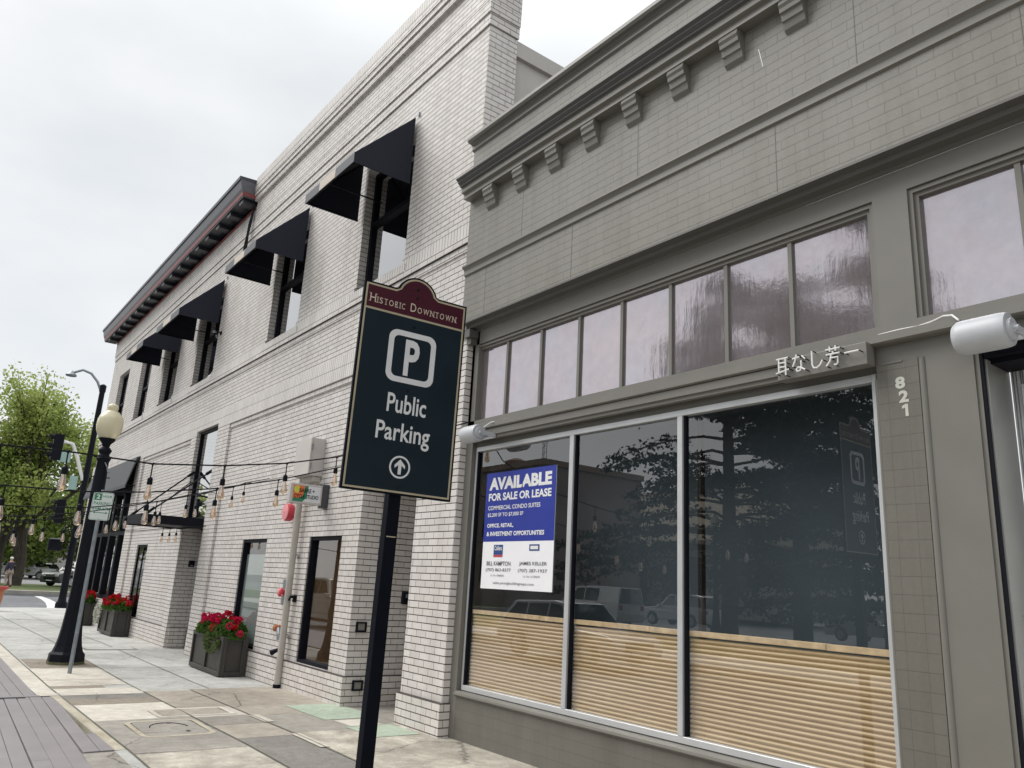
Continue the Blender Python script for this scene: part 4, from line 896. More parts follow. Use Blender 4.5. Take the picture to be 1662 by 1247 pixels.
# ------------------------------------------------------------------ acorn street lamp
mg, tg, og = mat_new('cream_lamp_globe'); bg_ = bsdf(tg, og, (.86, .79, .56), .28, 0, .5); bg_.inputs['Transmission Weight'].default_value = .25; bg_.inputs['Subsurface Weight'].default_value = .3; bg_.inputs['Subsurface Radius'].default_value = (.1, .08, .05)
M['globe'] = mg
def lamp(X, Y, z0, label, sc=1.0):
    t = thing('street_lamp', (X, Y, z0), label, 'street lamp', 'acorn globe street lamps'); c = (X, Y, z0); a8 = math.pi / 8
    m = MB(); m.lathe([(.30, 0), (.30, .05)], c, 8, rot=a8); m.build('footing', plain('mossy_footing', (.10, .10, .05), .9, 0, .4, 9), t)
    m = MB(); m.lathe([(.293, .05), (.285, .17), (.245, .21), (.215, .30), (.19, .42), (.168, .6), (.15, .85), (.138, 1.1), (.13, 1.35)], c, 8, rot=a8)
    m.build('base', M['black'], t)
    m = MB(); m.lathe([(.128, 1.35), (.118, 2.2), (.112, 2.9), (.118, 2.94), (.112, 2.98), (.105, 3.3), (.10, 3.5), (.125, 3.56), (.10, 3.6), (.085, 3.64), (.115, 3.70), (.112, 3.72), (.06, 3.78), (.075, 3.83), (.135, 3.90), (.145, 3.93)], c, 16)
    pole = m.build('pole', M['black'], t, smooth=True)
    m = MB()
    for z in (3.22, 3.58):
        m.tube([(X - .02, Y - .16, z0 + z), (X + .02, Y + .16, z0 + z)], .010, 6)
    m.build('ladder_bar', M['black'], pole)
    m = MB(); m.tube([(X + .1, Y + .02, z0 + 3.48), (X + .14, Y + .06, z0 + 3.40), (X + .16, Y + .08, z0 + 3.32), (X + .2, Y + .1, z0 + 3.30)], .012, 6); m.build('hook', M['steel'], pole)
    m = MB(); m.lathe([(.125, 3.93), (.17, 3.98), (.212, 4.07), (.226, 4.17), (.22, 4.27), (.19, 4.36), (.16, 4.385), (.155, 4.40), (.12, 4.435), (.085, 4.455), (.088, 4.475), (.098, 4.505), (.094, 4.54), (.07, 4.575), (.03, 4.59)], c, 24); m.build('globe', M['globe'], t, smooth=True)
    m = MB(); m.lathe([(.05, 3.95), (.05, 4.02), (.035, 4.05), (.035, 4.22)], c, 10); m.build('lamp_socket', M['steel'], t)
    return t
lamp(-15.84, 2.57, -.08, 'black flared street lamp post with cream acorn globe standing on the sidewalk')
far_lamp = lamp(-25.1, -21.5, 0, 'acorn globe lamp on the opposite lawn, seen only mirrored in the shop window'); far_lamp.scale = (1, 1, 1.26)
# two hour parking sign
t = thing('curb_parking_sign', (-14.42, 2.425, -.07), 'small white and green two hour parking sign on thin gray pole by the lamp', 'sign')
m = MB(); m.tube([(-14.42, 2.425, -.1), (-14.42, 2.425, 2.80)], .03, 10); m.build('pole', M['steel'], t, smooth=True)
O = Vector((-14.385, 2.425 - .1525, 2.30)); U = Vector((.10, .99, 0)).normalized(); V = Vector((0, .035, 1)).normalized(); Nn = U.cross(V)
ox = lambda p, d: O + U * p[0] + V * p[1] + Nn * d
m = MB(); m.prism(rrect(0, .305, 0, .457, .035), ox, -.002, .002); m.build('plate', M['signwhite'], t)
m = MB(); g_ = lambda P: m.add([ox(p, .003) for p in P], [tuple(range(len(P)))])
def ring(o_, i_):
    n = len(o_); m.add([ox(p, .003) for p in o_ + i_], [(k, (k + 1) % n, n + (k + 1) % n, n + k) for k in range(n)])
ring(rrect(.008, .297, .008, .449, .03), rrect(.013, .292, .013, .444, .026))
g_([(.022, .325), (.130, .325), (.130, .435), (.022, .435)]); text_on(m, 'HOUR', O, U, V, .145, .375, .135, .035, .02, off=.003); text_on(m, 'PARKING', O, U, V, .03, .245, .245, .055, .012, off=.003)
text_on(m, '8AM-6PM', O, U, V, .022, .165, .262, .048, .012, off=.003)
g_([(.075, .118), (.23, .118), (.23, .128), (.075, .128)]); g_([(.04, .123), (.075, .105), (.075, .141)]); g_([(.265, .123), (.23, .141), (.23, .105)])
m.build('green_print', M['green'], t, fix=False)
m = MB(); text_on(m, '2', O, U, V, .052, .345, .052, .07, .03, off=.004); m.build('numeral', M['white'], t, fix=False)
m = MB(); m.prism([(math.cos(RAD(k * 60)) * .007 + .15, math.sin(RAD(k * 60)) * .007 + .03) for k in range(6)], ox, .002, .007); m.build('bolt', M['steel'], t)

# ------------------------------------------------------------------ planters
M['leaf_ger'] = leafmat('geranium_leaf', (.035, .085, .02), (.085, .15, .035), .25, 3)
M['petal_red'] = leafmat('geranium_red', (.45, .01, .012), (.62, .035, .03), .2, 4)
M['petal_pink'] = leafmat('geranium_crimson', (.42, .012, .05), (.60, .03, .10), .2, 4)
M['petal_white'] = leafmat('white_blossom', (.55, .56, .48), (.68, .68, .60), .2, 4)
M['leaf_ivy'] = leafmat('trailing_leaf', (.07, .11, .035), (.15, .18, .07), .25, 3)
def leaf_cloud(m, pts, size, rr, jit=.4, up=.3):
    for p in pts:
        n = Vector((rr.gauss(0, 1), rr.gauss(0, 1), rr.gauss(0, 1) + up)).normalized(); a = n.orthogonal().normalized(); a = Matrix.Rotation(rr.uniform(0, 6.28), 3, n) @ a; b = n.cross(a)
        s = size * rr.uniform(1 - jit, 1 + jit); P = Vector(p)
        m.quad(P - a * s * .5, P + b * s * .42 - a * .1 * s, P + a * s * .55 + n * s * .12, P - b * s * .42 - a * .1 * s)
def planter(x0, x1, y0, y1, z0, h, label, red, trail, seed):
    rr = random.Random(seed); t = thing('flower_planter', ((x0 + x1) / 2, (y0 + y1) / 2, z0), label, 'planter', 'charcoal flower planters along the white wall')
    z1 = z0 + h; w = .035; m = MB()
    m.box(x0 + w, x1 - w, y0 + w, y1 - w, z0 + .01, z1 - .06); bx = m.build('box', M['planter'], t)
    m = MB(); fr = .055
    for yy, sgn in ((y0, 1), (y1 - w, 1)):
        xs = [x0, (x0 + x1) / 2 - fr / 2, x1 - fr]
        for x in xs: m.box(x, x + fr, yy, yy + w, z0, z1)
        for a, b in ((x0 + fr, xs[1]), (xs[1] + fr, xs[2])):
            m.box(a, b, yy, yy + w, z0, z0 + .07); m.box(a, b, yy, yy + w, z1 - .07, z1)
    for xx in (x0, x1 - w):
        m.box(xx, xx + w, y0 + w, y0 + w + fr, z0, z1); m.box(xx, xx + w, y1 - w - fr, y1 - w, z0, z1)
        m.box(xx, xx + w, y0 + w + fr, y1 - w - fr, z0, z0 + .07); m.box(xx, xx + w, y0 + w + fr, y1 - w - fr, z1 - .07, z1)
    m.build('panel_frame', M['planter'], bx, bevel=.004, seg=1)
    m = MB(); m.box(x0 + w, x1 - w, y0 + w, y1 - w, z1 - .06, z1 - .03); m.build('soil', plain('potting_soil', (.03, .022, .016), .95, 0, .3, 20), t)
    xc, yc, rx, ry = (x0 + x1) / 2, (y0 + y1) / 2, (x1 - x0) / 2 + .12, (y1 - y0) / 2 + .09
    def dome(n, lo, hi, grow=1):
        out_ = []
        for _ in range(n):
            a = rr.uniform(0, 6.28); q = math.sqrt(rr.random()); px, py = xc + rx * q * math.cos(a) * grow, yc + ry * q * math.sin(a) * grow
            top = z1 + .05 + .22 * math.sqrt(max(0, 1 - q * q)) + .04 * math.sin(px * 9) + .03 * math.sin(py * 17 + px * 5); out_.append((px, py, z1 - .03 + (top - z1) * rr.uniform(lo, hi)))
        return out_
    m = MB(); leaf_cloud(m, dome(2200, .15, 1.0), .07, rr); m.build('foliage', M['leaf_ger'], t, fix=False)
    for k, (px, py, pz) in enumerate(dome(44, .92, 1.12, .98)):
        m = MB(); r_ = rr.uniform(.035, .058); pt = []
        for _ in range(60):
            d = Vector((rr.gauss(0, 1), rr.gauss(0, 1), rr.gauss(.3, 1))).normalized(); pt.append(Vector((px, py, pz + .05)) + d * r_)
        m2 = m; leaf_cloud(m2, pt, .034, rr); fl = m2.build('flower_head', M[red if rr.random() < .8 else ('petal_pink' if red == 'petal_red' else 'petal_red')], t, fix=False)
    if trail:
        tx, ty, tz, mt_, n, sx, sz = trail; m = MB(); pt = []
        for _ in range(n):
            a = rr.uniform(0, 6.28); q = rr.random() ** .5; pt.append((tx + sx * q * math.cos(a), ty - .06 * rr.random() + .04 * math.cos(a), tz + sz * q * math.sin(a) - .05 * rr.random()))
        leaf_cloud(m, pt, .042, rr); m.build('trailing_plant', M[mt_], t, fix=False)
planter(-15.2, -13.52, 4.44, 4.875, -.06, .62, 'nearest charcoal planter with crimson geraniums and trailing green leaves below the frosted window', 'petal_pink', (-13.95, 4.42, .52, 'leaf_ivy', 420, .30, .22), 3)
planter(-23.85, -22.12, 4.47, 4.88, -.1, .62, 'middle charcoal planter with red geraniums and a hanging white blossom cluster', 'petal_red', (-23.75, 4.42, .38, 'petal_white', 420, .17, .26), 4)
planter(-28.6, -26.95, 4.52, 4.88, -.16, .64, 'farthest charcoal planter with red geraniums, partly hidden behind the lamp post', 'petal_red', None, 5)

# ------------------------------------------------------------------ strings of bulbs over the parklet
mb_, tb_, ob_ = mat_new('clear_amber_bulb_glass')
tr_ = N(tb_, 'ShaderNodeBsdfTransparent'); co_ = objco(tb_); gl_ = N(tb_, 'ShaderNodeBsdfGlossy'); gl_.inputs['Roughness'].default_value = .04
lw_ = N(tb_, 'ShaderNodeLayerWeight'); lw_.inputs['Blend'].default_value = .35; nb_ = noise(tb_, co_, 14, 2)
tb_.links.new(ramp(tb_, nb_.outputs['Fac'], (.93, .74, .48), (.97, .90, .78), .4, .62).outputs[0], tr_.inputs['Color'])
mx_ = N(tb_, 'ShaderNodeMixShader'); mr_ = N(tb_, 'ShaderNodeMapRange'); mr_.inputs['To Min'].default_value = .36; mr_.inputs['To Max'].default_value = .75
tb_.links.new(lw_.outputs['Facing'], mr_.inputs['Value']); tb_.links.new(mr_.outputs[0], mx_.inputs[0]); tb_.links.new(tr_.outputs[0], mx_.inputs[1]); tb_.links.new(gl_.outputs[0], mx_.inputs[2]); tb_.links.new(mx_.outputs[0], ob_.inputs['Surface'])
M['bulbglass'] = mb_
mf, tf, of_ = mat_new('glowing_amber_filament'); em = N(tf, 'ShaderNodeEmission'); em.inputs['Color'].default_value = (1, .42, .10, 1); em.inputs['Strength'].default_value = .35; tf.links.new(em.outputs[0], of_.inputs['Surface']); M['filament'] = mf
def bulb_at(parent, p, drop, s=1.0):
    x, y, z = p; zz_ = z - drop; m = MB()
    m.tube([(x, y, z), (x, y, zz_)], .006 * s, 5); m.lathe([(.010 * s, .012), (.022 * s, 0), (.024 * s, -.05 * s), (.020 * s, -.055 * s)], (x, y, zz_), 10); m.tube([(x - .03, y, z + .004), (x, y, z - .012), (x + .03, y, z + .004)], .009, 5)
    k = m.build('socket', M['black'], parent)
    m = MB(); c = (x, y, zz_ - .055 * s); m.lathe([(.014 * s, 0), (.018 * s, -.02 * s), (.028 * s, -.07 * s), (.033 * s, -.098 * s), (.029 * s, -.122 * s), (.014 * s, -.135 * s), (.003 * s, -.138 * s)], c, 12); b = m.build('bulb', M['bulbglass'], k, smooth=True)
    m = MB(); h = c[2]
    for a in range(4):
        t_ = a * 1.57; m.tube([(x + .004 * s, y, h - .02 * s), (x + .010 * s * math.cos(t_), y + .010 * s * math.sin(t_), h - .10 * s)], .0014 * s, 4)
    m.build('filament', M['filament'], b)
def strand(pts, bulbs, label, drop=.13, s=1.0):
    """pts: cable way-points; bulbs: which points carry a bulb (or a list of extra points)"""
    t = thing('string_lights', pts[0], label, 'string lights', 'bulb strings over the parklet')
    m = MB(); m.tube(pts, .0075, 5); m.build('cable', M['black'], t, smooth=True)
    for p in bulbs: bulb_at(t, p, drop, s)
    return t
LIGHTS = (
 ([(-7.186, .198, 2.423), (-7.188, .439, 2.46), (-7.164, .898, 2.472), (-7.41, 1.599, 2.489), (-7.432, 2.231, 2.56), (-7.752, 2.947, 2.711), (-8.08, 3.634, 2.905), (-8.0, 4.36, 3.17), (-7.72, 4.80, 3.38), (-7.54, 5.02, 3.47)], [1, 2, 3, 4, 5, 6, 8], 'nearest string of clear amber bulbs, ending beside the small loudspeaker', .13, 1.0),
 ([(-8.582, .3, 2.255), (-8.594, .627, 2.262), (-8.511, 1.253, 2.272), (-8.447, 1.833, 2.329), (-8.543, 2.516, 2.452), (-9.01, 3.347, 2.682), (-9.3, 4.215, 2.97), (-9.35, 4.93, 3.22)], [1, 2, 3, 4, 5], 'second string of clear amber bulbs, passing behind the big parking sign', .13, 1.0),
 ([(-11.601, .579, 2.236), (-11.638, .868, 2.253), (-11.625, 1.226, 2.266), (-11.601, 1.758, 2.312), (-11.981, 2.241, 2.413), (-12.406, 2.823, 2.549), (-12.851, 3.359, 2.726), (-13.412, 4.221, 2.991), (-13.581, 4.463, 3.105), (-13.72, 4.93, 3.25)], [1, 2, 3, 4, 5, 6, 7, 8], 'third string of bulbs, rising toward the wall just left of the meter box', .16, 1.0),
 ([(-13.459, .701, 2.184), (-13.698, 1.227, 2.227), (-13.786, 1.604, 2.285), (-13.912, 2.087, 2.375), (-14.079, 2.508, 2.482), (-14.187, 3.305, 2.703), (-14.429, 3.936, 2.893), (-14.657, 4.93, 3.242)], [1, 2, 3, 4, 5, 6], 'fourth string of bulbs, crossing just above the two hour parking sign', .2, 1.0),
 ([(-15.924, .849, 2.191), (-16.201, 1.485, 2.259), (-16.604, 2.267, 2.401), (-16.757, 3.302, 2.73), (-16.8, 4.93, 3.2)], [1, 2, 3], 'farthest high string of bulbs, reaching the wall beside the canopy', .22, 1.1),
 ([(-16.5, 2.2, 2.15), (-16.714, 3.558, 2.276), (-16.846, 4.034, 2.368), (-16.895, 4.18, 2.38), (-16.938, 4.32, 2.401), (-17.0, 4.93, 2.50)], [2, 3, 4], 'short low string of three bulbs seen under the black entrance canopy', .1, .9))
for pts, idx, lab, dr, sc in LIGHTS: strand(pts, [pts[i] for i in idx], lab, dr, sc)
# ------------------------------------------------------------------ street corner poles and signals
def signal(x, y, z, s, label, n=3, ax=(0, -1, 0)):
    t = thing('traffic_signal', (x, y, z), label, 'traffic signal', 'traffic signal heads at the corner')
    m = MB(); h = .36 * s * n; m.box(x - .12 * s, x + .12 * s, y - .18 * s, y + .18 * s, z, z + h); m.build('housing', M['black'], t, bevel=.02)
    for k in range(n):
        zc = z + .18 * s + .36 * s * k; m = MB(); pr = []
        for j in range(13):
            a = RAD(-20 + 220 * j / 12); pr.append((math.cos(a) * .15 * s, math.sin(a) * .15 * s))
        vs = []
        for yy, sc in ((y - .18 * s, 1), (y - .48 * s, .95)):
            vs += [(x + p[0] * sc, yy, zc + p[1] * sc) for p in pr]
        m.add(vs, [(j, j + 1, 14 + j - 1 + 0, 13 + j) for j in range(12)]); m.build('visor', M['black'], t, fix=False)
        m = MB(); m.lathe([(.13 * s, y - .181 * s), (.10 * s, y - .2 * s)], (x, 0, zc), 14, 'y'); m.build('lens', plain('signal_lens', (.03, .03, .03), .3), t)
    return t
TX, TY = -39.4, 5.82
t = thing('signal_pole', (TX, TY, -.28), 'tall black signal and lamp pole at the street corner with curved white lamp arm', 'pole')
m = MB(); m.lathe([(.24, -.3), (.24, -.1), (.17, 0), (.15, .2), (.13, 4), (.115, 9.55)], (TX, TY, 0), 12); m.lathe([(.14, 9.3), (.14, 9.6), (.05, 9.66)], (TX, TY, 0), 10); m.build('shaft', M['black'], t, smooth=True)
m = MB(); m.tube([(TX, TY, 9.2), (TX - .1, TY - .25, 9.75), (TX - .2, TY - .55, 10.1), (TX - .3, TY - .9, 10.22), (TX - .42, TY - 1.25, 10.05)], .06, 8); a = m.build('lamp_arm', M['steel'], t, smooth=True)
m = MB(); m.lathe([(.05, 10.12), (.12, 10.05), (.24, 9.92), (.22, 9.87), (.05, 9.86)], (TX - .44, TY - 1.32, 0), 12); m.build('lamp_head', M['steel'], a, smooth=True)
m = MB(); m.tube([(TX, TY - .1, 5.2), (TX - .02, TY - .45, 6.1), (TX - .05, TY - .75, 6.75), (TX - .08, TY - 1.1, 6.82), (TX - .1, TY - 1.4, 6.6)], .075, 8); m.build('signal_arm', M['white'], t, smooth=True)
m = MB(); m.box(TX - .1, TX + .1, TY - .45, TY - .1, 3.5, 3.55); m.box(TX - .1, TX + .1, TY - .4, TY - .1, 2.2, 2.25); m.build('bracket', M['black'], t)
stl = plain('back_of_sign_teal', (.30, .45, .42), .4)
for a, b, c, d in ((.62, .3, 4.75, 5.35), (1.25, .75, 5.9, 6.35)):
    m = MB(); m.box(TX + .0, TX + .02, TY - a, TY - b, c, d); m.build('street_plate', stl, t)
signal(TX - .1, TY - 1.32, 5.95, 1.08, 'upper black traffic signal hung from the curved white arm')
signal(TX, TY - .75, 3.25, .95, 'lower black traffic signal bracketed on the corner pole')
t = thing('walk_signal', (TX, TY - .7, 2.0), 'black boxy pedestrian signal on the corner pole below the traffic lights', 'pedestrian signal')
m = MB(); m.box(TX - .15, TX + .15, TY - .95, TY - .42, 2.08, 2.58); m.build('case', M['black'], t, bevel=.05)
m = MB(); m.box(TX + .13, TX + .30, TY - .93, TY - .44, 2.56, 2.6); m.build('visor', M['steel'], t)
signal(-32.0, 1.45, 2.95, 1.25, 'black traffic signal cut by the left edge behind the hanging bulbs')
t = thing('signal_pole', (-32.2, .9, -.4), 'black signal pole standing in the roadway edge beyond the left of the picture', 'pole')
m = MB(); m.lathe([(.16, -.42), (.1, 0), (.08, 5)], (-32.2, .72, 0), 10); m.build('shaft', M['black'], t, smooth=True)
m = MB(); m.tube([(-32.2, .72, 4.4), (-32.1, 1.2, 4.45), (-32.0, 1.45, 4.3)], .04, 7); m.build('arm', M['black'], t)
t = thing('flower_pot', (-35.6, 3.02, -.26), 'orange terracotta pot with red rim at the left edge by the corner kerb', 'pot')
m = MB(); m.lathe([(.17, 0), (.22, .5), (.24, .78)], (-35.6, 3.06, -.27), 16); m.build('body', plain('terracotta', (.42, .17, .09), .8, 0, .1, 6), t, smooth=True)
m = MB(); m.lathe([(.25, .76), (.36, .79), (.36, .88), (.24, .89), (.22, .8)], (-35.6, 3.06, -.27), 16); m.build('rim', plain('red_rim', (.45, .06, .05), .6), t, smooth=True)

# ------------------------------------------------------------------ trees
def branches(rr, base, h, r, levels, spread, lean=(0, 0), n0=5, up=.55, droop=0.0, first=.3):
    """list of (points, radii) and the twig points"""
    out_ = []; tips = []
    def grow(p, d, length, rad, lev):
        k = 4; pts = [p]; rs = [rad]; q = Vector(p); dd = Vector(d)
        for i in range(k):
            dd = (dd + Vector((rr.gauss(0, .12), rr.gauss(0, .12), rr.gauss(.04, .08) - droop))).normalized(); q = q + dd * length / k; pts.append(q.copy()); rs.append(rad * (1 - .55 * (i + 1) / k))
        out_.append((pts, rs, lev))
        if lev >= levels: tips.extend(pts[1:]); return
        nb = n0 if lev == 0 else rr.randint(3, 4)
        for j in range(nb):
            f = rr.uniform(first if lev == 0 else .25, 1); i = min(int(f * k), k - 1); b = pts[i].lerp(pts[i + 1], f * k - i)
            a = rr.uniform(0, 6.28); side = Vector((math.cos(a), math.sin(a), up * rr.uniform(.5, 1.5))).normalized()
            grow(b, (dd * (1 - spread) + side * spread).normalized(), length * rr.uniform(.5, .72), rs[i] * .62, lev + 1)
        grow(pts[-1], dd, length * .55, rs[-1], lev + 1)
    grow(Vector(base), Vector((lean[0], lean[1], 1)).normalized(), h, r, 0)
    return out_, tips
def leaves_np(name, centers, n, spread, size, mat, parent, rng, flat=1.0, nz=0.0):
    """n leaf-clump faces scattered about the given centres, each tipped at random"""
    c = np.array([tuple(p) for p in centers]); i = rng.integers(0, len(c), n)
    p = c[i] + rng.normal(0, 1, (n, 3)) * np.array([spread, spread, spread * flat])
    nr = rng.normal(0, 1, (n, 3)); nr[:, 2] += nz; nr /= np.linalg.norm(nr, axis=1)[:, None]
    a = np.cross(nr, rng.normal(0, 1, (n, 3))); a /= np.linalg.norm(a, axis=1)[:, None]; b = np.cross(nr, a); s = size * rng.uniform(.55, 1.5, (n, 1))
    v = np.stack([p - a * s * .5, p + b * s * .33 - a * s * .08, p + a * s * .5, p - b * s * .33 + a * .1 * s], 1).reshape(-1, 3)
    l = root_of(parent).location; v -= np.array([l.x, l.y, l.z])
    me = bpy.data.meshes.new(name); me.vertices.add(len(v)); me.vertices.foreach_set('co', v.ravel()); me.loops.add(len(v)); me.loops.foreach_set('vertex_index', np.arange(len(v), dtype=np.int32))
    me.polygons.add(n); me.polygons.foreach_set('loop_start', np.arange(0, 4 * n, 4, dtype=np.int32)); me.polygons.foreach_set('loop_total', np.full(n, 4, dtype=np.int32))
    me.materials.append(mat); me.update(calc_edges=True); o = bpy.data.objects.new(name, me); COL.objects.link(o); o.parent = parent; return o
M['bark'] = plain('tree_bark', (.045, .036, .028), .9, 0, .35, 3, bmp=.6, bscale=9)
M['leaf_spring'] = leafmat('spring_leaf', (.17, .25, .055), (.52, .58, .20), .5, .18)
M['leaf_mid'] = leafmat('mid_green_leaf', (.09, .14, .035), (.24, .30, .085), .35, .25)
M['leaf_cedar'] = leafmat('cedar_needle', (.010, .017, .012), (.026, .038, .022), .1, .4)
def tree(name, base, h, r, label, group, seed, levels=3, spread=.62, n0=6, nl=9000, lsp=.55, lsz=.42, leaf='leaf_spring', lean=(0, 0), up=.55, droop=0, first=.3, flat=.8):
    rr = random.Random(seed); rng = np.random.default_rng(seed); t = thing(name, base, label, 'tree', group)
    br, tips = branches(rr, base, h, r, levels, spread, lean, n0, up, droop, first)
    m = MB()
    for pts, rs, lev in br:
        if rs[0] > .012: m.tube(pts, rs, 8 if lev == 0 else 5, cap=False)
    m.build('trunk', M['bark'], t, smooth=True); leaves_np('crown', tips, nl, lsp, lsz, M[leaf], t, rng, flat); return t
PK = 'trees in the park across the side street'
tree('park_tree', (-60.8, 6.05, -.05), 6.6, .42, 'big light green tree with dark forked trunk, tallest in the left background', PK, 11, 3, .66, 9, 17500, .48, .21, 'leaf_spring', (.02, .02), 1.25, 0, .14)
tree('park_tree', (-62.0, 4.9, -.05), 5.9, .52, 'thick dark trunked light green tree at the left edge behind the walking person', PK, 12, 3, .66, 8, 13500, .46, .21, 'leaf_spring', (0, -.08), 1.15, 0, .2)
tree('park_tree', (-66.5, 10.6, 0), 6.3, .26, 'narrower light green tree just left of the signal pole', PK, 15, 3, .55, 8, 9000, .38, .2, 'leaf_spring', (0, .03), 1.2, 0, .12)
for k, (x, y, h, sd, lab) in enumerate(((-88, 3, 5.2, 21, 'mid green tree at the left rim of the car park'), (-92, 9, 4.6, 22, 'mid green tree behind the white parked car'), (-86, 14, 4.6, 23, 'mid green tree behind the dark parked car'), (-95, 19, 5.2, 24, 'mid green tree at the right rim of the car park'), (-84, 8.6, 3.0, 26, 'small young tree with thin stems among the parked cars'), (-100, -6, 6, 27, 'far mid green tree beyond the left edge'))):
    tree('car_park_tree', (x, y, 0), h, .2, lab, 'trees in the car park', sd, 3, .62, 7, 9000, .8, .36, 'leaf_mid', (0, 0), .35, .01, .06)
tree('park_tree', (-68, -7, 0), 3.4, .35, 'light green tree left of the picture, mirrored in the far shop windows', PK, 41, 3, .66, 7, 5000, .6, .42, 'leaf_spring', (0, 0), .7, 0, .3)
tree('park_tree', (-82, -10, 0), 3.8, .35, 'farther light green tree left of the picture, mirrored in the far shop windows', PK, 42, 3, .66, 7, 5000, .6, .42, 'leaf_spring', (0, 0), .7, 0, .3)
# cedars across the street, mirrored in the shop window
def cedar(x, y, h, label, seed, R0, nl, z0=3.2, rt=.42):
    rr = random.Random(seed); rng = np.random.default_rng(seed); t = thing('cedar_tree', (x, y, 0), label, 'tree', 'dark cedars across the street'); m = MB(); tips = []
    m.tube([(x, y, -.1), (x + .1, y, h * .4), (x, y, h)], [rt, rt * .7, .06], 9)
    z = z0
    while z < h * .96:
        for j in range(5):
            a = rr.uniform(0, 6.28); L_ = R0 * (1 - (z / h) ** 1.3) * rr.uniform(.7, 1.1) + .5; pts = []
            for i in range(6):
                f = i / 5; pts.append(Vector((x + L_ * f * math.cos(a) + rr.gauss(0, .1), y + L_ * f * math.sin(a) + rr.gauss(0, .1), z + L_ * (.22 * f - .34 * f * f) + rr.gauss(0, .06))))
            m.tube(pts, [.09 - .014 * i for i in range(6)], 5, cap=False)
            for f in (.35, .5, .65, .8, .95):
                i = min(int(f * 5), 4); b = pts[i].lerp(pts[i + 1], f * 5 - i)
                for s_ in (-1, 1):
                    d = Vector((math.cos(a + s_ * 1.0), math.sin(a + s_ * 1.0), -.08)); e = b + d * L_ * .26 * (1.15 - f); m.tube([b, e], [.03, .012], 4, cap=False); tips += [b.lerp(e, .5), e]
                tips.append(b)
        z += rr.uniform(.5, .85)
    m.build('trunk', M['bark'], t, smooth=True); leaves_np('crown', tips, int(nl * 2.6), .24, .20, M['leaf_cedar'], t, rng, .45, .6)
cedar(-24.7, -22, 19, 'layered dark cedar by the mirrored street lamp across the street', 31, 9.0, 13000, 2.6)
cedar(-19.8, -20.5, 17, 'dense dark cedar opposite the right shop pane across the street', 32, 5.6, 9500, 1.6)
cedar(-14.5, -18, 18, 'dense dark cedar opposite the tiled pier across the street', 33, 5.6, 7500, 1.6)

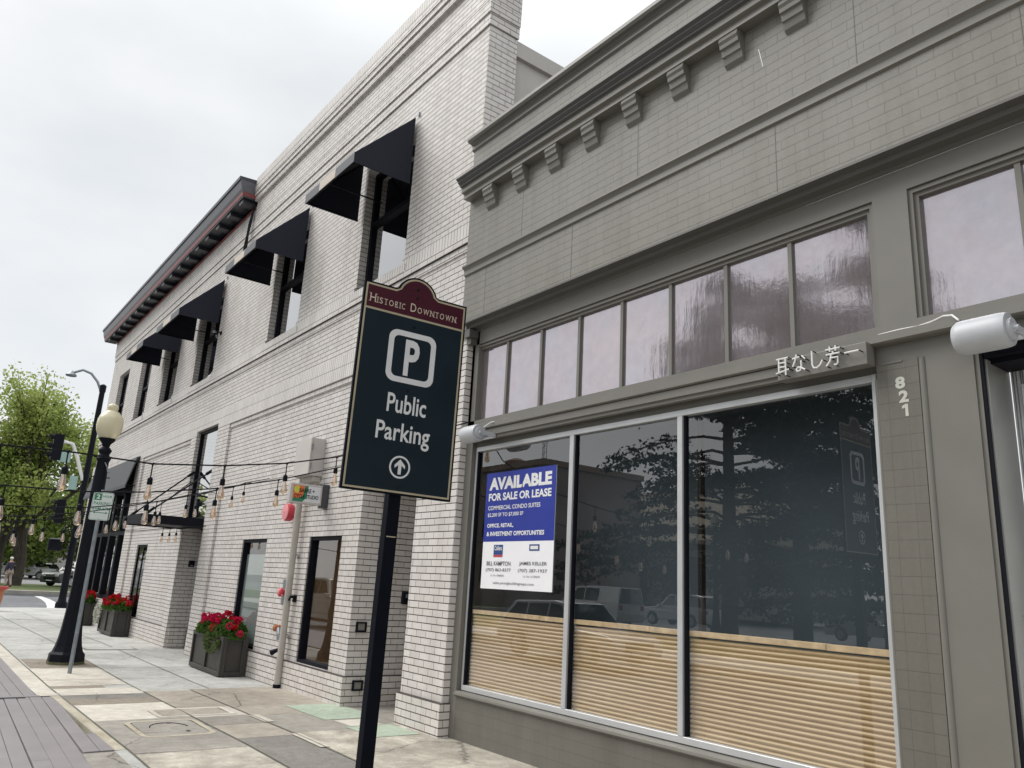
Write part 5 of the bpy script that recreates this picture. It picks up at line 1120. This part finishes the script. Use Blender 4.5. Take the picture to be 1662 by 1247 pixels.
# ------------------------------------------------------------------ cars
M['tyre'] = plain('tyre_rubber', (.012, .012, .013), .85, 0, .2, 9); M['rim'] = plain('alloy_rim', (.45, .46, .48), .3, .7, .1, 9)
mcg, tcg, ocg = mat_new('car_glass'); bsdf(tcg, ocg, (.012, .016, .018), .04, 0, 1.0); M['carglass'] = mcg
M['headlight'] = plain('headlamp_plastic', (.62, .64, .66), .12); M['tail'] = plain('tail_lamp_red', (.30, .012, .015), .2)
def paint(name, col):
    m, t, o = mat_new(name); b = bsdf(t, o, col, .32, .15, .5); b.inputs['Coat Weight'].default_value = .7; b.inputs['Coat Roughness'].default_value = .05
    n = noise(t, objco(t), 3, 3); t.links.new(ramp(t, n.outputs['Fac'], tuple(c * .9 for c in col), tuple(min(1, c * 1.06) for c in col)).outputs[0], b.inputs['Base Color']); return m
def car(name, x, y, z, rz, kind, col, label, group, pal='car_paint'):
    """nose toward local +x"""
    t = thing(name, (x, y, z), label, 'car' if kind != 'pickup' else 'pickup', group, rz=rz)
    L_, W_, H_ = {'suv': (4.7, 1.86, 1.75), 'sedan': (4.6, 1.8, 1.44), 'wagon': (4.65, 1.78, 1.5), 'pickup': (5.6, 1.92, 1.9)}[kind]
    hw = W_ / 2; rw = .34 if kind in ('suv', 'pickup') else .31; fx, bx_ = L_ * .30, -L_ * .29; gc = .22; bz = H_ * .56 if kind != 'sedan' else H_ * .6
    def arch(cx_): return [(cx_ + (rw + .06) * math.cos(RAD(a)), rw + (rw + .06) * math.sin(RAD(a))) for a in range(180, -1, -20)]
    nose = L_ / 2; low = [(-nose + .05, gc + .1)] + [(-nose + .12, gc)] + arch(bx_) + arch(fx) + [(nose - .12, gc), (nose - .02, gc + .14), (nose, .55), (nose - .06, bz - .16)]
    hood = {'suv': [(nose - .3, bz - .04), (L_ * .2, bz + .06)], 'sedan': [(nose - .35, bz - .1), (L_ * .19, bz + .0)], 'wagon': [(nose - .3, bz - .08), (L_ * .2, bz + .0)], 'pickup': [(nose - .25, bz - .02), (L_ * .2, bz + .04)]}[kind]
    tail = {'suv': [(-nose + .02, bz + .02), (-nose, .7)], 'sedan': [(-L_ * .33, bz + .02), (-nose + .12, bz - .02), (-nose, .62)], 'wagon': [(-nose + .06, bz), (-nose, .65)], 'pickup': [(-nose + .02, bz + .02), (-nose, .6)]}[kind]
    body = low + hood + tail; m = MB()
    m.prism(body, lambda p, s: (p[0], s * hw * (1 - .05 * max(0, (p[0] - L_ * .3) / (L_ * .2))), p[1]), -1, 1); b = m.build('body', pal, t, bevel=.05, seg=2)
    top = {'suv': [(L_ * .2, bz + .05), (L_ * .08, H_ - .06), (-L_ * .02, H_), (-L_ * .36, H_ - .03), (-L_ * .44, H_ - .1), (-nose + .05, bz + .01)],
           'sedan': [(L_ * .19, bz), (L_ * .05, H_ - .04), (-L_ * .04, H_), (-L_ * .18, H_ - .05), (-L_ * .34, bz + .01)],
           'wagon': [(L_ * .2, bz), (L_ * .07, H_ - .04), (-L_ * .02, H_), (-L_ * .38, H_ - .06), (-nose + .08, bz)],
           'pickup': [(L_ * .2, bz + .04), (L_ * .09, H_ - .05), (0, H_), (-L_ * .3, H_ + .02), (-nose + .06, H_ - .02), (-nose + .04, bz)]}[kind]
    yw = lambda z: hw * (.97 - .20 * max(0, z - bz) / (H_ - bz)); m = MB()
    m.prism(top, lambda p, s: (p[0], s * yw(p[1]), p[1]), -1, 1); ca = m.build('cabin', pal, t, bevel=.04, seg=2)
    m = MB(); n = len(top); ct = (sum(p[0] for p in top) / n, (bz + H_) / 2 + .02)
    def shr(p, k=.80): return (ct[0] + (p[0] - ct[0]) * (k + .08), ct[1] + (p[1] - ct[1]) * (k - .06))
    G = [shr(p) for p in top]; x0g, x1g = min(p[0] for p in G), max(p[0] for p in G)
    cuts = [x0g, -L_ * .24 if kind != 'sedan' else -L_ * .13, -L_ * .05 if kind != 'sedan' else .1, x1g]
    def clip(poly, a, bb):
        for lim, keep in ((a, lambda p: p[0] >= a), (bb, lambda p: p[0] <= bb)):
            o_ = []
            for p, q in zip(poly, poly[1:] + poly[:1]):
                if keep(p): o_.append(p)
                if keep(p) != keep(q): f = (lim - p[0]) / (q[0] - p[0]); o_.append((lim, p[1] + f * (q[1] - p[1])))
            poly = o_
        return poly
    for s in (-1, 1):
        for a, bb in zip(cuts, cuts[1:]):
            if kind == 'pickup' and bb < -L_ * .1: continue
            P = clip(G, a + .035, bb - .035)
            if len(P) > 2: m.add([(p[0], s * (yw(p[1]) + .012), p[1]) for p in P], [tuple(range(len(P)))])
    for (p, q), sg in (((top[0], top[1]), 1), ((top[-1], top[-2]), -1)):
        a = Vector((p[0], 0, p[1])).lerp(Vector((q[0], 0, q[1])), .08); c = Vector((p[0], 0, p[1])).lerp(Vector((q[0], 0, q[1])), .94)
        nn = Vector((q[1] - p[1], 0, p[0] - q[0])).normalized() * .02 * (1 if (q[1] - p[1]) * sg > 0 else -1)
        if nn.x * sg < 0: nn = -nn
        m.quad((a.x + nn.x, -yw(a.z) * .9, a.z + nn.z), (a.x + nn.x, yw(a.z) * .9, a.z + nn.z), (c.x + nn.x, yw(c.z) * .88, c.z + nn.z), (c.x + nn.x, -yw(c.z) * .88, c.z + nn.z))
    m.build('window', M['carglass'], t, fix=False)
    for cx_ in (fx, bx_):
        for s in (-1, 1):
            m = MB(); ya, yb = s * (hw - .2), s * (hw + .012); m.lathe([(rw - .09, min(ya, yb)), (rw - .02, min(ya, yb) + .0), (rw, min(ya, yb) + .04), (rw, max(ya, yb) - .04), (rw - .02, max(ya, yb)), (rw - .09, max(ya, yb))], (cx_, 0, rw), 20, 'y'); w_ = m.build('wheel', M['tyre'], t, smooth=True)
            m = MB(); yo = s * (hw + .014); m.lathe([(rw - .11, min(yo, yo - s * .02)), (rw - .11, max(yo, yo - s * .02))], (cx_, 0, rw), 18, 'y')
            for k in range(5):
                a = RAD(72 * k); m.box(cx_ - .03, cx_ + .03, min(yo, yo + s * .012), max(yo, yo + s * .012), rw - .03, rw + .03); m.tube([(cx_, yo + s * .006, rw), (cx_ + (rw - .12) * math.cos(a), yo + s * .006, rw + (rw - .12) * math.sin(a))], .028, 5)
            m.build('rim', M['rim'], w_)
    for s in (-1, 1):
        m = MB(); m.box(nose - .16, nose - .015, s * hw * .62 - .16, s * hw * .62 + .16, bz - .32, bz - .17); m.build('headlight', M['headlight'], t, bevel=.02)
        m = MB(); m.box(-nose - .004, -nose + .12, s * hw * .78 - .12, s * hw * .78 + .12, bz - .26, bz - .02); m.build('tail_light', M['tail'], t, bevel=.02)
        m = MB(); m.box(L_ * .15, L_ * .2, min(s * hw * .97, s * (hw + .16)), max(s * hw * .97, s * (hw + .16)), bz + .03, bz + .17); m.build('mirror', pal, t, bevel=.02)
    m = MB(); m.box(nose - .02, nose + .012, -hw * .55, hw * .55, .42, .62); m.box(nose - .03, nose + .006, -hw * .4, hw * .4, .26, .36); m.build('grille', M['black'], t)
    m = MB(); m.box(nose, nose + .02, -.26, .26, .36, .42); m.build('number_plate', M['signwhite'], t)
    return t
CG = 'cars in the far car park'
car('parked_car', -84.5, 9.5, 0, RAD(52), 'suv', None, 'white sport utility vehicle parked behind the tree trunks', CG, paint('white_car_paint', (.72, .73, .75)))
car('parked_car', -88.5, 11.3, 0, RAD(150), 'sedan', None, 'low black car with red tail lamps between the white and the green vehicle', CG, paint('black_car_paint', (.02, .018, .022)))
car('parked_car', -63.6, 10.1, 0, RAD(-55), 'suv', None, 'dark green gray sport utility vehicle beside the signal pole', CG, paint('green_gray_car_paint', (.045, .052, .05)))
RG = 'cars across the street'
car('street_car', -16.1, -4.3, -.16, RAD(0), 'wagon', None, 'silver estate car in the street, seen only mirrored below the lease poster', RG, paint('silver_car_paint', (.42, .44, .46)))
car('street_car', -31.0, -18.9, 0, RAD(180), 'pickup', None, 'white pickup with cargo cap across the street, seen only in the shop glass', RG, paint('white_truck_paint', (.66, .67, .68)))
car('street_car', -30.4, -25.2, 0, RAD(180), 'suv', None, 'white sport utility vehicle right of the mirrored pickup across the street', RG, paint('offwhite_car_paint', (.62, .63, .63)))
car('street_car', -19.5, -26, 0, RAD(10), 'sedan', None, 'white saloon car beyond the cedars across the street', RG, paint('white_saloon_paint', (.6, .61, .62)))
car('street_car', -12.0, -26, 0, RAD(0), 'suv', None, 'dark blue sport utility vehicle beyond the cedars across the street', RG, paint('blue_car_paint', (.03, .045, .07)))
car('street_car', -30.6, -4.5, -.16, RAD(0), 'suv', None, 'champagne sport utility vehicle in the street, mirrored in the low brick wall window', RG, paint('champagne_car_paint', (.45, .42, .38)))
# ------------------------------------------------------------------ far buildings
t = thing('far_building', (-118, 14, 0), 'pale low building with shallow gable beyond the car park', 'building')
m = MB(); m.box(-126, -118, 4, 26, 0, 3.2); m.build('wall', plain('far_wall_paint', (.42, .40, .38), .9), t)
m = MB(); m.prism([(3.4, 3.2), (26.6, 3.2), (26.6, 3.5), (15, 5.6), (3.4, 3.5)], lambda p, q: (q, p[0], p[1]), -126.5, -117.4); m.build('roof', plain('far_roof', (.34, .31, .30), .9), t)
m = MB()
for y in (6, 10, 14, 18, 22): m.box(-117.99, -117.95, y, y + 1.6, 1, 2.3)
m.build('window', M['carglass'], t)
t = thing('hall_building', (-62, -47, 0), 'large tan hall with long sloping roof across the street, seen in the shop glass', 'building')
m = MB(); m.box(-84, -40, -60, -47, 0, 6.3); m.build('wall', plain('hall_tan', (.26, .24, .21), .9, 0, .1, .4), t)
m = MB(); m.prism([(-61, 6.2), (-46, 6.2), (-46, 6.6), (-53.5, 12.5), (-61, 6.6)], lambda p, q: (q, p[0], p[1]), -85, -39); m.build('roof', plain('hall_roof', (.33, .29, .23), .9, 0, .1, .4), t)
m = MB()
for k in range(12): m.box(-83 + 3.5 * k, -81.4 + 3.5 * k, -46.99, -46.9, 1, 4.6)
m.build('window', M['carglass'], t)
t = thing('brown_building', (-64, -33, 0), 'red brown block with flat roof across the street, seen in the left shop pane', 'building')
m = MB(); m.box(-90, -51.5, -44, -32, 0, 12); m.build('wall', plain('brown_block', (.20, .165, .15), .9, 0, .12, .5), t)
m = MB(); m.box(-90.2, -51.3, -44.2, -31.8, 12, 12.5); m.lathe([(1.1, 12.5), (1.1, 13.1), (.3, 13.4)], (-58, -34, 0), 12); m.build('roof', plain('brown_coping', (.2, .14, .11), .9), t)
m = MB()
for k in range(9):
    for z in (2, 6): m.box(-88 + 4 * k, -86 + 4 * k, -31.99, -31.9, z, z + 2)
m.build('window', M['carglass'], t)
t = thing('radio_mast', (-53, -34, 12.5), 'thin lattice radio mast on the brown block across the street', 'mast')
m = MB()
for a, b in ((0, 0), (.35, 0), (.17, .3)): m.tube([(-54 + a, -34 + b, 12.4), (-54 + a, -34 + b, 18.5)], .035, 5)
for k in range(9): m.tube([(-54, -34, 12.8 + .65 * k), (-53.65, -34, 13.1 + .65 * k), (-53.83, -33.7, 13.4 + .65 * k)], .02, 4)
m.build('lattice', M['steel'], t)
m = MB(); m.tube([(-54.8, -34, 17.2), (-53, -34, 17.2)], .03, 4); m.tube([(-53.9, -34, 18.4), (-53.9, -34, 19.6)], .02, 4); m.build('aerial', M['steel'], t)

# ------------------------------------------------------------------ walking person
def skin_body(name, joints, edges, mat, parent, sub=2):
    names = list(joints); me = bpy.data.meshes.new(name); me.from_pydata([joints[k][0] for k in names], [(names.index(a), names.index(b)) for a, b in edges], [])
    o = bpy.data.objects.new(name, me); COL.objects.link(o); o.modifiers.new('skin', 'SKIN')
    lay = me.skin_vertices[0] if me.skin_vertices else None
    if lay is None:
        bm = bmesh.new(); bm.from_mesh(me); bm.verts.layers.skin.verify(); bm.to_mesh(me); bm.free(); lay = me.skin_vertices[0]
    for i, k in enumerate(names):
        r = joints[k][1]; lay.data[i].radius = r if isinstance(r, tuple) else (r, r); lay.data[i].use_root = (i == 0)
    s = o.modifiers.new('sub', 'SUBSURF'); s.levels = s.render_levels = sub; me.materials.append(mat); o.parent = parent; return o
px, py = -57.3, 5.35
t = thing('person', (px, py, 0), 'person in dark purple jacket, white cap and pale trousers walking past the tree trunk', 'person', rz=RAD(200))
J = dict(pelvis=((0, 0, .93), (.13, .16)), spine=((.0, 0, 1.12), (.12, .15)), chest=((.01, 0, 1.33), (.13, .17)), neck=((.03, 0, 1.49), .055), head=((.06, 0, 1.62), (.085, .08)), crown=((.06, 0, 1.70), .07),
         hl=((.0, .09, .9), .09), kl=((.10, .10, .5), .062), al=((-.02, .10, .09), .045), tl=((.13, .10, .04), .035),
         hr=((.0, -.09, .9), .09), kr=((-.02, -.10, .5), .062), ar=((-.22, -.10, .12), .045), tr=((-.09, -.10, .04), .035),
         sl=((.0, .19, 1.4), .065), el=((-.10, .27, 1.14), .048), wl=((-.02, .29, .90), .032), dl=((.03, .29, .82), .026),
         sr=((.0, -.19, 1.4), .065), er=((.02, -.27, 1.14), .048), wr=((.14, -.27, .93), .032), dr=((.20, -.26, .87), .026))
E_ = [('pelvis', 'spine'), ('spine', 'chest'), ('chest', 'neck'), ('neck', 'head'), ('head', 'crown'), ('pelvis', 'hl'), ('hl', 'kl'), ('kl', 'al'), ('al', 'tl'), ('pelvis', 'hr'), ('hr', 'kr'), ('kr', 'ar'), ('ar', 'tr'),
      ('chest', 'sl'), ('sl', 'el'), ('el', 'wl'), ('wl', 'dl'), ('chest', 'sr'), ('sr', 'er'), ('er', 'wr'), ('wr', 'dr')]
skin_body('body', J, E_, plain('skin_tone', (.48, .30, .22), .6), t)
jk = {k: (J[k][0], tuple(x * 1.16 for x in J[k][1]) if isinstance(J[k][1], tuple) else J[k][1] * 1.35) for k in ('pelvis', 'spine', 'chest', 'sl', 'el', 'wl', 'sr', 'er', 'wr')}
jk['pelvis'] = ((0, 0, .80), (.19, .22))
skin_body('jacket', jk, [('pelvis', 'spine'), ('spine', 'chest'), ('chest', 'sl'), ('sl', 'el'), ('el', 'wl'), ('chest', 'sr'), ('sr', 'er'), ('er', 'wr')], plain('dark_purple_cloth', (.035, .032, .055), .85), t)
tk = {k: (J[k][0], J[k][1] * 1.2) for k in ('hl', 'kl', 'al', 'hr', 'kr', 'ar')}; tk['p'] = ((0, 0, .88), (.15, .17))
tk = {'p': tk['p'], **{k: v for k, v in tk.items() if k != 'p'}}
skin_body('trousers', tk, [('p', 'hl'), ('hl', 'kl'), ('kl', 'al'), ('p', 'hr'), ('hr', 'kr'), ('kr', 'ar')], plain('pale_pink_cloth', (.42, .33, .31), .85), t)
m = MB(); m.ball((.05, 0, 1.70), .105, 12, 6, (1, .95, .75)); m.ball((.15, 0, 1.68), .08, 10, 5, (1, .9, .12)); m.build('cap', M['white'], t, smooth=True)
m = MB()
for c in ((.05, .10, .035), (-.17, -.10, .05)): m.ball(c, .13, 10, 6, (1, .42, .38))
m.build('shoes', M['black'], t, smooth=True)
m = MB(); m.ball((.135, .035, 1.625), .012, 6, 4); m.ball((.135, -.035, 1.625), .012, 6, 4); m.ball((.15, 0, 1.60), .02, 6, 4); m.build('face_detail', plain('dark_eye', (.05, .03, .03), .4), t)
